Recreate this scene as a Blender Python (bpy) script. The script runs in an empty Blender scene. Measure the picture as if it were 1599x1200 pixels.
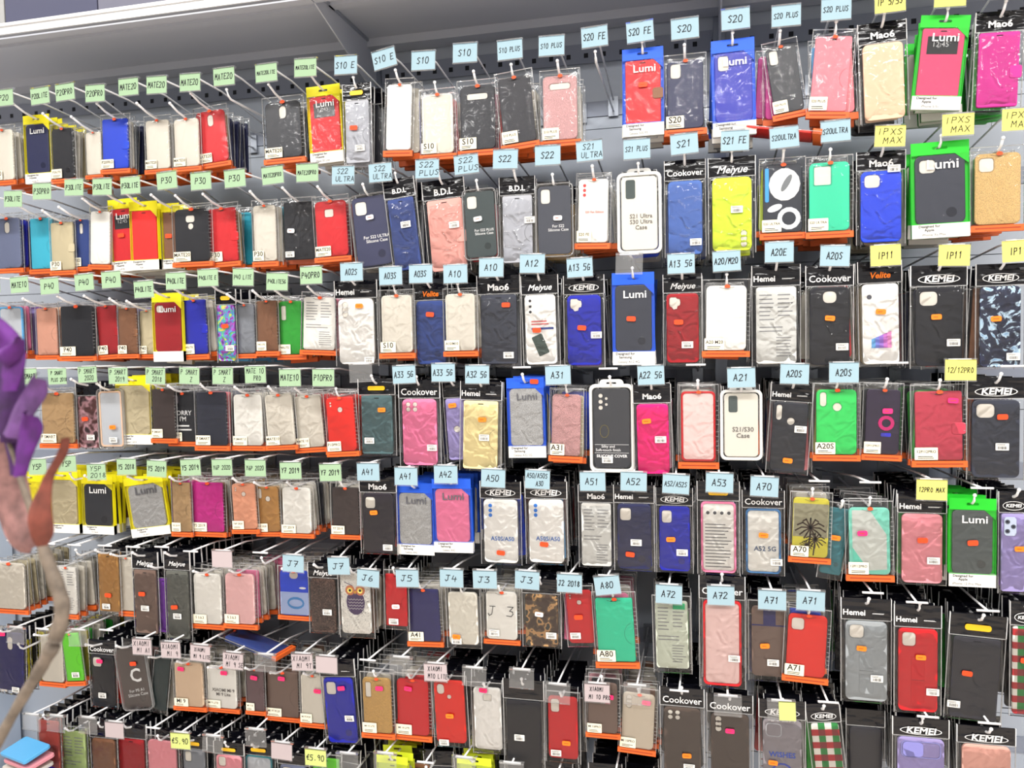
import bpy, bmesh, math, random
from mathutils import Vector, Matrix
# ---------------------------------------------------------------- camera, world, lamps, exposure
random.seed(7)
SC = bpy.context.scene
COL = SC.collection
F = 1230.0                       # focal length in pixels of the 1599 x 1200 frame
CAM = Vector((0.0, 0.0, 1.5))
def _axes():
    yv = Vector(((1090 - 800) / F, (540 - 600) / F, 1)).normalized()      # world +Y seen in camera space (x right, y down, z forward)
    xv = -Vector(((-4120 - 800) / F, (640 - 600) / F, 1)).normalized()   # world +X
    xv = (xv - yv * xv.dot(yv)).normalized()
    zv = xv.cross(yv)                                                     # world +Z
    return xv, yv, zv
AX, AY, AZ = _axes()
if AZ.y > 0: AZ = -AZ
R = Matrix((AX, AY, AZ))         # camera space -> world: world = R * c
def at(px, py, Y):
    """point of the world plane y=Y that the photo shows at a pixel"""
    d = R @ Vector(((px - 800) / F, (py - 600) / F, 1))
    return CAM + d * ((Y - CAM.y) / d.y)
def project(p):
    c = R.transposed() @ (p - CAM)
    return 800 + F * c.x / c.z, 600 + F * c.y / c.z
cd = bpy.data.cameras.new('camera'); cam = bpy.data.objects.new('camera', cd); COL.objects.link(cam)
cr = R @ Vector((1, 0, 0)); cu = R @ Vector((0, -1, 0)); cb = R @ Vector((0, 0, -1))
cam.matrix_world = Matrix(((cr.x, cu.x, cb.x, CAM.x), (cr.y, cu.y, cb.y, CAM.y), (cr.z, cu.z, cb.z, CAM.z), (0, 0, 0, 1)))
cd.sensor_width = 36; cd.lens = 36 * F / 1599; cd.clip_start = .02
cd.dof.use_dof = True; cd.dof.focus_distance = 1.95; cd.dof.aperture_fstop = 4.0
SC.camera = cam
SC.cycles.transparent_max_bounces = 28
SC.cycles.max_bounces = 6
w = bpy.data.worlds.new('world'); SC.world = w; w.use_nodes = True
w.node_tree.nodes['Background'].inputs[0].default_value = (.93, .95, 1, 1)
w.node_tree.nodes['Background'].inputs[1].default_value = .42
SC.view_settings.view_transform = 'Standard'; SC.view_settings.look = 'None'
SC.view_settings.gamma = 1; SC.view_settings.exposure = 0.0; SC.view_settings.use_curve_mapping = False
CEIL = 3.3
LAMPS = [(-2.2, .2), (0.2, .2), (2.6, .2), (-2.2, -1.8), (0.2, -1.8), (2.6, -1.8)]
for lx, ly in LAMPS:
    l = bpy.data.lights.new('ceiling_lamp_light', 'AREA'); l.shape = 'RECTANGLE'; l.size = 1.5; l.size_y = .3
    l.energy = 66 if ly > -1 else 60; l.color = (1, .985, .96)
    o = bpy.data.objects.new('ceiling_lamp_light', l); COL.objects.link(o); o.location = (lx, ly, CEIL - .09)

# ---------------------------------------------------------------- materials
def lin(c):
    c = c / 255.0
    return c / 12.92 if c <= .04045 else ((c + .055) / 1.055) ** 2.4
_mats = {}
def mat(rgb, kind='plastic'):
    key = (tuple(rgb), kind)
    if key in _mats: return _mats[key]
    m = bpy.data.materials.new('%s_%d_%d_%d' % ((kind,) + tuple(rgb))); m.use_nodes = True
    nt = m.node_tree; b = nt.nodes['Principled BSDF']; N = nt.nodes.new; L = nt.links.new
    c = tuple(lin(v) for v in rgb) + (1,)
    b.inputs['Base Color'].default_value = c
    rough = {'plastic': .42, 'gloss': .18, 'matte': .8, 'leather': .5, 'glitter': .35, 'paper': .85, 'metal': .3, 'ink': .7, 'header': .13, 'petal': .75, 'white_wire': .3, 'card': .55, 'foil': .18}.get(kind, .5)
    b.inputs['Roughness'].default_value = rough
    if kind == 'metal': b.inputs['Metallic'].default_value = .6
    tc = N('ShaderNodeTexCoord')
    def noise(scale, detail=3):
        n = N('ShaderNodeTexNoise'); n.inputs['Scale'].default_value = scale; n.inputs['Detail'].default_value = detail
        L(tc.outputs['Object'], n.inputs['Vector']); return n
    def bump(n, strength, dist=.002):
        bp = N('ShaderNodeBump'); bp.inputs['Strength'].default_value = strength; bp.inputs['Distance'].default_value = dist
        L(n.outputs[0], bp.inputs['Height']); L(bp.outputs[0], b.inputs['Normal'])
    def ramp(n, stops, const=False):
        r = N('ShaderNodeValToRGB'); e = r.color_ramp.elements
        if const: r.color_ramp.interpolation = 'CONSTANT'
        while len(e) < len(stops): e.new(.5)
        for el, (p, col) in zip(e, stops):
            el.position = p; el.color = tuple(lin(v) for v in col) + (1,)
        L(n.outputs[0], r.inputs[0]); L(r.outputs[0], b.inputs['Base Color'])
    if kind == 'glitter':
        n = noise(900, 1); d = tuple(int(v * .8) for v in rgb); u = tuple(min(255, int(v * 1.15)) for v in rgb)
        ramp(n, [(.35, d), (.65, u)]); bump(n, .5, .001)
    elif kind == 'leather': bump(noise(700, 2), .25, .0006)
    elif kind == 'header': bump(noise(26, 1), .8, .008)
    elif kind == 'foil':
        b.inputs['Metallic'].default_value = .8; bump(noise(45, 2), .8, .006)
    elif kind == 'petal':
        n = noise(60, 3); d = tuple(int(v * .7) for v in rgb); ramp(n, [(.3, d), (.7, rgb)]); bump(n, .4, .002)
    elif kind == 'marble':
        n = noise(26, 4); n.inputs['Distortion'].default_value = 2
        ramp(n, [(.40, (30, 34, 58)), (.52, (40, 48, 76)), (.56, (200, 224, 240)), (.66, (120, 165, 205)), (.72, (228, 236, 240))])
    elif kind == 'camo':
        ramp(noise(40, 2), [(0, (70, 52, 42)), (.45, (96, 78, 58)), (.52, (188, 146, 98)), (.62, (60, 60, 56))], True)
    elif kind == 'rainbow':
        n = noise(22, 2); n.inputs['Distortion'].default_value = 3
        ramp(n, [(.30, (80, 60, 150)), (.42, (190, 70, 190)), (.5, (90, 160, 230)), (.57, (90, 210, 140)), (.64, (240, 220, 110)), (.75, (230, 110, 140))])
    elif kind == 'floral':
        n = noise(75, 3); n.inputs['Distortion'].default_value = 2.5
        ramp(n, [(.45, (52, 34, 30)), (.52, (120, 96, 84)), (.56, (60, 40, 36))])
    elif kind == 'doodle':
        n = noise(90, 3); n.inputs['Distortion'].default_value = 3
        ramp(n, [(.40, (235, 232, 225)), (.43, (60, 58, 70)), (.46, (235, 232, 225))], True)
    elif kind == 'portrait':
        ramp(noise(30, 2), [(.40, (84, 42, 40)), (.52, (196, 150, 158)), (.62, (60, 36, 40))])
    elif kind == 'plaid':
        sx = N('ShaderNodeSeparateXYZ'); L(tc.outputs['Object'], sx.inputs[0])
        outs = []
        for ax in (0, 2):
            mu = N('ShaderNodeMath'); mu.operation = 'MULTIPLY'; mu.inputs[1].default_value = 34; L(sx.outputs[ax], mu.inputs[0])
            fr = N('ShaderNodeMath'); fr.operation = 'FRACT'; L(mu.outputs[0], fr.inputs[0])
            gt = N('ShaderNodeMath'); gt.operation = 'GREATER_THAN'; gt.inputs[1].default_value = .5; L(fr.outputs[0], gt.inputs[0]); outs.append(gt)
        ad = N('ShaderNodeMath'); L(outs[0].outputs[0], ad.inputs[0])
        h = N('ShaderNodeMath'); h.operation = 'MULTIPLY'; h.inputs[1].default_value = .45; L(outs[1].outputs[0], h.inputs[0]); L(h.outputs[0], ad.inputs[1])
        dv = N('ShaderNodeMath'); dv.operation = 'MULTIPLY'; dv.inputs[1].default_value = .6; L(ad.outputs[0], dv.inputs[0])
        ramp(dv, [(0, (226, 222, 214)), (.2, (176, 40, 46)), (.5, (40, 130, 62)), (.8, (128, 40, 44))], True)
    _mats[key] = m
    return m
def film(strength, haze, name, ior=1.22):
    """thin clear plastic: mostly see-through, with a crinkled glossy surface"""
    m = bpy.data.materials.new(name); m.use_nodes = True
    nt = m.node_tree; N = nt.nodes.new; L = nt.links.new
    nt.nodes.remove(nt.nodes['Principled BSDF']); out = nt.nodes['Material Output']
    tr = N('ShaderNodeBsdfTransparent'); tr.inputs[0].default_value = (1, 1, 1, 1)
    gl = N('ShaderNodeBsdfGlossy'); gl.inputs['Roughness'].default_value = .06
    df = N('ShaderNodeBsdfDiffuse'); df.inputs[0].default_value = (.8, .8, .8, 1)
    fr = N('ShaderNodeFresnel'); fr.inputs[0].default_value = ior
    tc = N('ShaderNodeTexCoord'); n = N('ShaderNodeTexNoise'); n.inputs['Scale'].default_value = 30; n.inputs['Detail'].default_value = 1; n.inputs['Distortion'].default_value = 1.2
    L(tc.outputs['Object'], n.inputs['Vector'])
    bp = N('ShaderNodeBump'); bp.inputs['Strength'].default_value = strength; bp.inputs['Distance'].default_value = .006
    L(n.outputs[0], bp.inputs['Height']); L(bp.outputs[0], gl.inputs['Normal']); L(bp.outputs[0], fr.inputs['Normal'])
    m1 = N('ShaderNodeMixShader'); m1.inputs[0].default_value = haze; L(tr.outputs[0], m1.inputs[1]); L(df.outputs[0], m1.inputs[2])
    m2 = N('ShaderNodeMixShader'); L(fr.outputs[0], m2.inputs[0]); L(m1.outputs[0], m2.inputs[1]); L(gl.outputs[0], m2.inputs[2])
    L(m2.outputs[0], out.inputs[0]); return m
FILM = film(.3, .012, 'clear_bag_film', 1.27)
CRINKLE = film(.6, .008, 'crinkled_bag_film', 1.33)
SHELL = film(.05, .014, 'clear_shell_plastic')
RIM = film(.1, .22, 'clear_rim_plastic', 1.45)
SEAL = film(.6, .30, 'bag_seal_film', 1.4)
HOLDER = film(.0, .10, 'ticket_holder_plastic')
INK = mat((32, 32, 38), 'ink'); WHITE = mat((236, 234, 228), 'paper'); CREAM = mat((240, 232, 208), 'paper')
ORANGE = mat((222, 98, 34), 'card'); OINK = mat((160, 58, 22), 'ink'); BLACKH = mat((14, 14, 20), 'header'); LOGO = mat((232, 232, 232), 'ink')
WIRE = mat((244, 244, 246), 'white_wire')

# ---------------------------------------------------------------- mesh builder
_plates = {}
def rr(w, h, r, cx=0, cz=0, n=4):
    r = min(r, w / 2 - 1e-5, h / 2 - 1e-5); pts = []
    for sx, sz, a0 in ((1, 1, 0), (-1, 1, 90), (-1, -1, 180), (1, -1, 270)):
        for k in range(n + 1):
            a = math.radians(a0 + 90 * k / n)
            pts.append((cx + sx * (w / 2 - r) + r * math.cos(a), cz + sz * (h / 2 - r) + r * math.sin(a)))
    return pts
def ell(rx, rz, cx=0, cz=0, n=14):
    return [(cx + rx * math.cos(2 * math.pi * k / n), cz + rz * math.sin(2 * math.pi * k / n)) for k in range(n)]
def curve_mesh(cu):
    ob = bpy.data.objects.new('tmp', cu); me = bpy.data.meshes.new_from_object(ob)
    v = [tuple(p.co) for p in me.vertices]; f = [tuple(p.vertices) for p in me.polygons]
    bpy.data.objects.remove(ob); bpy.data.meshes.remove(me); bpy.data.curves.remove(cu)
    return v, f
def plate(loops, t, bevel=0.0008):
    """flat rounded plate in x-z with real holes, thickness t along y, centred on y=0"""
    key = (tuple(tuple((round(x, 5), round(z, 5)) for x, z in lp) for lp in loops), round(t, 5), bevel)
    if key in _plates: return _plates[key]
    cu = bpy.data.curves.new('tmp', 'CURVE'); cu.dimensions = '2D'; cu.fill_mode = 'BOTH'
    for lp in loops:
        s = cu.splines.new('POLY'); s.points.add(len(lp) - 1); s.use_cyclic_u = True
        for p, (x, z) in zip(s.points, lp): p.co = (x, z, 0, 1)
    bevel = min(bevel, t / 2.01)
    cu.bevel_depth = bevel; cu.bevel_resolution = 1; cu.offset = -bevel; cu.extrude = max(t / 2 - bevel, 0)
    v, f = curve_mesh(cu)
    r = ([(x, -z, y) for x, y, z in v], f)
    _plates[key] = r; return r
_texts = {}
def textm(s, bold=0.0, shear=0.0):
    key = (s, bold, shear)
    if key in _texts: return _texts[key]
    cu = bpy.data.curves.new('tmp', 'FONT'); cu.body = s; cu.size = 1; cu.align_x = 'CENTER'; cu.align_y = 'CENTER'
    cu.resolution_u = 2; cu.offset = bold; cu.shear = shear; cu.space_line = .95
    r = curve_mesh(cu); _texts[key] = r; return r
STROKES = {
 '0': [[(1,0),(3,0),(4,2),(4,4),(3,6),(1,6),(0,4),(0,2),(1,0)]], '1': [[(1,4.6),(2.2,6),(2,0)]], '2': [[(0,5),(1,6),(3,6),(4,4.6),(0,0),(4,.3)]],
 '3': [[(0,6),(3.6,6),(1.6,3.4),(3.4,3),(4,1.6),(3,0),(0,.3)]], '4': [[(1,6),(0,2.4),(4,2.6)],[(3,4.6),(2.8,0)]], '5': [[(4,6),(.6,6),(.4,3.6),(3,3.6),(4,2),(3,0),(0,0)]],
 '6': [[(3,6),(.8,3.6),(.3,1),(2,0),(3.8,1),(3.4,2.8),(.6,2.4)]], '7': [[(0,6),(4,6),(1.6,0)],[(1,3),(3.6,3.2)]], '8': [[(2,3.2),(.5,4.6),(2,6),(3.6,4.6),(.2,1.6),(2,0),(4,1.4),(2,3.2)]],
 '9': [[(3.8,4),(2,3),(.4,4.4),(2,6),(3.8,5),(3.4,0)]], 'A': [[(0,0),(2,6),(4,0)],[(.8,2),(3.4,2.2)]], 'B': [[(0,0),(0,6),(3,5.4),(3,3.6),(0,3),(3.6,2.2),(3.4,.4),(0,0)]],
 'C': [[(4,5.2),(2,6),(0,3.4),(.6,.4),(4,.6)]], 'D': [[(0,0),(.2,6),(3.4,5),(4,2),(2.4,.2),(0,0)]], 'E': [[(4,6),(.4,6),(0,0),(4,.2)],[(.2,3),(3,3.2)]], 'F': [[(4,6),(.4,6),(0,0)],[(.2,3),(3,3.2)]],
 'G': [[(4,5.2),(2,6),(0,3.4),(1,.2),(3.6,.6),(3.8,2.8),(2.2,2.8)]], 'H': [[(0,0),(.2,6)],[(4,0),(4,6)],[(0,3),(4,3.2)]], 'I': [[(2,0),(2.1,6)]], 'J': [[(.6,6),(4,6)],[(2.6,6),(2.4,1),(1,0),(0,1.4)]],
 'K': [[(0,0),(0,6)],[(3.8,6),(.3,3),(4,0)]], 'L': [[(0,6),(0,0),(3.6,.3)]], 'M': [[(0,0),(.4,6),(2,2.6),(3.8,6),(4,0)]], 'N': [[(0,0),(.2,6),(3.8,0),(4,6)]], 'O': [[(1.6,0),(0,2.6),(1.6,6),(3.8,4),(3.4,.8),(1.6,0)]],
 'P': [[(0,0),(.2,6),(3.4,5.6),(3.4,3.4),(.2,2.8)]], 'R': [[(0,0),(.2,6),(3.4,5.6),(3.2,3.4),(.2,3),(4,0)]], 'S': [[(4,5.4),(2,6),(.4,4.8),(3.6,2),(2.4,0),(0,.6)]], 'T': [[(0,6),(4,6)],[(2,6),(2,0)]],
 'U': [[(0,6),(.2,1),(2,0),(3.8,1.4),(4,6)]], 'X': [[(0,0),(4,6)],[(0,6),(4,0)]], 'Y': [[(0,6),(2,3),(4,6)],[(2,3),(1.6,0)]], 'Z': [[(0,6),(4,6),(0,0),(4,0)]],
 '/': [[(0,-.6),(3.4,6.6)]], '.': [[(1.6,0),(2.2,.5)]], '€': [[(4,5.4),(2.4,6),(.8,3.4),(1.6,.2),(4,.6)],[(0,3.8),(3,3.8)],[(0,2.6),(3,2.6)]], 'W': [[(0,6),(1,0),(2,4),(3,0),(4,6)]], ' ': []}
class MB:
    def __init__(s): s.v = []; s.f = []; s.m = []; s.s = []
    def add(s, v, f, m, M=None, smooth=False, off=(0, 0, 0)):
        k = len(s.v)
        if M is not None: v = [tuple(M @ Vector(p)) for p in v]
        s.v += [(p[0] + off[0], p[1] + off[1], p[2] + off[2]) for p in v]
        for q in f: s.f.append(tuple(i + k for i in q)); s.m.append(m); s.s.append(smooth)
    def box(s, x0, x1, y0, y1, z0, z1, m):
        v = [(x, y, z) for z in (z0, z1) for y in (y0, y1) for x in (x0, x1)]
        s.add(v, [(0, 2, 3, 1), (4, 5, 7, 6), (0, 1, 5, 4), (2, 6, 7, 3), (0, 4, 6, 2), (1, 3, 7, 5)], m)
    def plate(s, loops, t, m, y=0, x=0, z=0, bevel=.0008, rot=0, smooth=False):
        v, f = plate(loops, t, bevel)
        s.add(v, f, m, Matrix.Rotation(math.radians(rot), 3, 'Y') if rot else None, smooth, (x, y, z))
    def text(s, txt, size, m, x, z, y, bold=0, shear=0, rot=0, sx=1):
        v, f = textm(txt, bold, shear)
        v = [(a * size * sx, 0, b * size) for a, b, c in v]
        s.add(v, f, m, Matrix.Rotation(math.radians(rot), 3, 'Y') if rot else None, False, (x, y, z))
    def stroke(s, pts, wd, m, y):
        for a, b in zip(pts, pts[1:]):
            dx, dz = b[0] - a[0], b[1] - a[1]; l = math.hypot(dx, dz) or 1e-6
            ex, ez = dx / l * wd * .4, dz / l * wd * .4; nx, nz = -dz / l * wd / 2, dx / l * wd / 2
            s.add([(a[0] - ex + nx, y, a[1] - ez + nz), (a[0] - ex - nx, y, a[1] - ez - nz), (b[0] + ex - nx, y, b[1] + ez - nz), (b[0] + ex + nx, y, b[1] + ez + nz)], [(0, 1, 2, 3)], m)
    def hand(s, txt, cx, cz, w, h, m, y, wd=.0016):
        """handwriting, fitted in w x h"""
        lines = txt.split('~'); lh = h / len(lines)
        for i, ln in enumerate(lines):
            n = max(len(ln), 1); cw = min(w / max(len(q) for q in lines), lh * .95); gh = min(lh * .66, cw * 1.7)
            x = cx - cw * n / 2 + (w * .12 if i else 0); z = cz + h / 2 - lh * (i + .5) - gh / 2
            for ch in ln:
                jx, jz = random.uniform(-.05, .05) * cw, random.uniform(-.06, .06) * gh
                for st in STROKES.get(ch, []):
                    s.stroke([(x + jx + (p[0] * .78 + p[1] * .1) / 4.6 * cw, z + jz + p[1] / 6 * gh) for p in st], wd, m, y)
                x += cw
    def lines(s, x0, x1, z0, z1, n, m, y, fill=.45, ragged=True):
        for i in range(n):
            z = z1 - (z1 - z0) * (i + .5) / n; hh = (z1 - z0) / n * fill / 2
            xe = x1 - (random.random() * .35 * (x1 - x0) if ragged else 0)
            s.add([(x0, y, z - hh), (xe, y, z - hh), (xe, y, z + hh), (x0, y, z + hh)], [(0, 1, 2, 3)], m)
    def bars(s, x0, x1, z0, z1, n, m, y):
        for i in range(n):
            x = x0 + (x1 - x0) * (i + .2) / n; ww = (x1 - x0) / n * random.uniform(.25, .7)
            s.add([(x, y, z0), (x + ww, y, z0), (x + ww, y, z1), (x, y, z1)], [(0, 1, 2, 3)], m)
    def tube(s, pts, r, m, n=6, taper=None):
        k = len(s.v); P = [Vector(p) for p in pts]; vs = []
        for i, p in enumerate(P):
            d = (P[min(i + 1, len(P) - 1)] - P[max(i - 1, 0)]).normalized()
            u = d.cross(Vector((0, 0, 1)) if abs(d.z) < .9 else Vector((1, 0, 0))).normalized(); v = d.cross(u)
            ri = taper[i] if taper else r
            vs += [tuple(p + u * ri * math.cos(2 * math.pi * j / n) + v * ri * math.sin(2 * math.pi * j / n)) for j in range(n)]
        fs = [(i * n + j, i * n + (j + 1) % n, (i + 1) * n + (j + 1) % n, (i + 1) * n + j) for i in range(len(P) - 1) for j in range(n)]
        fs += [tuple(range(n - 1, -1, -1)), tuple((len(P) - 1) * n + j for j in range(n))]
        s.add(vs, fs, m, None, True)
    def ball(s, c, r, m):
        vs = []; fs = []
        for i in range(5):
            a = math.pi * (i + .5) / 5
            vs += [(c[0] + r * math.sin(a) * math.cos(b), c[1] + r * math.sin(a) * math.sin(b), c[2] + r * math.cos(a)) for b in [math.pi * j / 4 for j in range(8)]]
        fs = [(i * 8 + j, (i + 1) * 8 + j, (i + 1) * 8 + (j + 1) % 8, i * 8 + (j + 1) % 8) for i in range(4) for j in range(8)]
        s.add(vs, fs + [tuple(range(8)), tuple(32 + j for j in range(7, -1, -1))], m, None, True)
    def build(s, name, parent=None):
        me = bpy.data.meshes.new(name); me.from_pydata(s.v, [], s.f)
        ms = []; idx = []
        for m in s.m:
            if m not in ms: ms.append(m); me.materials.append(m)
            idx.append(ms.index(m))
        me.polygons.foreach_set('material_index', idx); me.polygons.foreach_set('use_smooth', s.s); me.update()
        o = bpy.data.objects.new(name, me); COL.objects.link(o)
        if parent is not None: o.parent = parent
        return o
def tag(o, label=None, cat=None, group=None, kind=None):
    if label: o['label'] = label
    if cat: o['category'] = cat
    if group: o['group'] = group
    if kind: o['kind'] = kind
    return o
def empty(name, loc=(0, 0, 0), rot=(0, 0, 0)):
    o = bpy.data.objects.new(name, None); COL.objects.link(o); o.location = loc; o.rotation_euler = rot; o.empty_display_size = .02
    return o
# ---------------------------------------------------------------- what hangs where: tags of the hooks, row by row (pixel of the tag centre, colour, handwriting)
HOOKS = '''1|8|153|g|P20
1|64|150|g|P20LITE
1|103|144|g|P20PRO
1|150|146|g|P20PRO
1|202|136|g|MATE20
1|246|133|g|MATE20
1|298|129|g|MATE20
1|351|120|g|MATE20
1|417|114|g|MATE20LITE
1|478|106|g|MATE20LITE
1|541|102|b|S10 E
1|601|92|b|S10 E|-10
1|662|95|b|S10
1|727|83|b|S10
1|797|78|b|S10 PLUS
1|862|72|b|S10 PLUS
1|929|58|b|S20 FE
1|1000|50|b|S20 FE
1|1070|45|b|S20
1|1149|30|b|S20
1|1228|25|b|S20 PLUS
1|1306|15|b|S20 PLUS
1|1390|3|y|IP 5/5S
1|1484|-6|y|IP 5/5S
1|1575|-20|y|IP 5/5S
2|-30|315|g|P30LITE
2|22|311|g|P30LITE
2|67|299|g|P30PRO
2|117|293|g|P30LITE
2|161|292|g|P30LITE
2|205|290|g|P30LITE
2|262|282|g|P30
2|315|283|g|P30
2|368|279|g|P30
2|427|274|g|MATE20PRO
2|481|270|g|MATE20PRO
2|537|274|b|S22~ULTRA
2|595|270|b|S22~ULTRA
2|668|264|b|S22~PLUS
2|729|257|b|S22~PLUS
2|790|249|b|S22
2|856|243|b|S22
2|921|236|b|S21~ULTRA
2|995|233|b|S21 PLUS
2|1069|225|b|S21
2|1148|220|b|S21 FE
2|1225|215|b|S20ULTRA
2|1305|205|b|S20ULTRA
2|1390|213|y|IPXS~MAX
2|1496|195|y|IPXS~MAX
2|1590|187|y|IPXS~MAX
3|-12|445|g|MATE10
3|32|445|g|MATE10
3|79|447|g|P40
3|133|441|g|P40
3|175|437|g|P40
3|226|452|g|P40LITE
3|276|439|g|P40LITE
3|326|434|g|P40LITE E
3|381|433|g|P40 LITE
3|434|440|g|P40LITE5G
3|487|430|g|P40PRO
3|550|425|b|A02S
3|611|431|b|A03S
3|658|428|b|A03S
3|712|428|b|A10
3|768|418|b|A10
3|832|412|b|A12
3|906|418|b|A13 5G
3|983|412|c|
3|1064|412|b|A13 5G
3|1135|408|b|A20/M20
3|1217|394|b|A20E
3|1304|400|b|A20S
3|1383|399|y|IP11
3|1490|399|y|IP11
3|1590|392|y|IP11
4|45|588|g|P SMART
4|91|588|g|P SMART~PLUS 2018
4|138|585|g|P SMART~2020
4|186|587|g|P SMART~2019
4|244|587|g|P SMART~2018
4|297|587|g|P SMART~Z
4|349|587|g|P SMART~Z
4|400|585|g|MATE 10~PRO
4|454|590|g|MATE10
4|506|590|g|P10PRO
4|564|582|c|
4|632|585|b|A33 5G
4|693|582|b|A33 5G
4|746|585|b|A32 5G
4|815|574|t|
4|872|586|b|A31
4|950|576|t|
4|1017|586|b|A22 5G
4|1087|570|t|
4|1158|590|b|A21
4|1241|584|b|A20S
4|1318|582|b|A20S
4|1402|567|t|
4|1500|578|y|12/12PRO
4|1582|572|t|
5|60|729|g|Y5P
5|106|724|g|Y5P
5|152|737|g|Y5P~2018
5|199|729|g|Y5 2018
5|246|732|g|Y5 2019
5|299|730|g|Y5 2019
5|348|730|g|Y6P 2020
5|400|731|g|Y6P 2020
5|455|735|g|Y7 2019
5|517|738|g|Y7 2019
5|576|737|b|A41
5|635|744|b|A41
5|697|741|b|A42
5|771|747|b|A50
5|840|749|b|A50/A50S~A30
5|926|752|b|A51
5|990|752|b|A52
5|1056|756|b|A52/A52S
5|1124|754|b|A53
5|1194|760|b|A70
5|1280|752|t|
5|1360|754|t|
5|1455|765|y|12PRO MAX
5|1535|763|t|
6|20|845|t|
6|75|850|t|
6|115|852|t|
6|163|853|t|
6|207|855|t|
6|252|855|t|
6|297|862|t|
6|348|873|w|
6|406|864|t|
6|459|880|b|J7
6|530|884|b|J7
6|576|903|b|J6
6|637|903|b|J5
6|706|903|b|J4
6|758|905|b|J3
6|824|906|b|J3
6|890|911|b|J2 2018
6|949|914|b|A80|-8
6|1045|928|b|A72
6|1126|930|b|A72
6|1206|937|b|A71
6|1266|938|b|A71
6|1364|927|t|
6|1433|942|t|
6|1544|955|t|
7|25|992|c|
7|65|983|t|
7|122|996|c|
7|165|985|t|
7|223|1010|w|XIAOMI~MI A1
7|268|1015|w|XIAOMI~MI 9
7|314|1020|w|XIAOMI~MI 9 LITE
7|365|1032|w|XIAOMI~MI 9 SE
7|415|1035|c|
7|473|1034|w|XIAOMI~MI 9T
7|511|1038|w|
7|574|1032|t|
7|627|1040|c|
7|681|1050|w|XIAOMI~M10 LITE
7|741|1057|c|
7|815|1060|c|
7|871|1083|c|
7|933|1082|w|XIAOMI~MI 10 PRO
7|995|1085|c|
7|1061|1080|t|
7|1137|1102|c|
7|1221|1110|n|
7|1294|1098|t|
7|1450|1121|t|
7|1546|1131|t|
8|50|1128|c|
8|88|1130|c|
8|138|1133|c|
8|180|1140|w|
8|238|1138|t|
8|283|1157|n|€5.90
8|333|1162|c|
8|400|1152|c|
8|441|1173|w|
8|494|1183|n|€5.90
8|543|1190|c|
8|602|1190|c|
8|664|1192|t|
8|725|1197|c|
8|800|1206|c|
8|870|1212|t|
8|960|1215|t|'''
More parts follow.
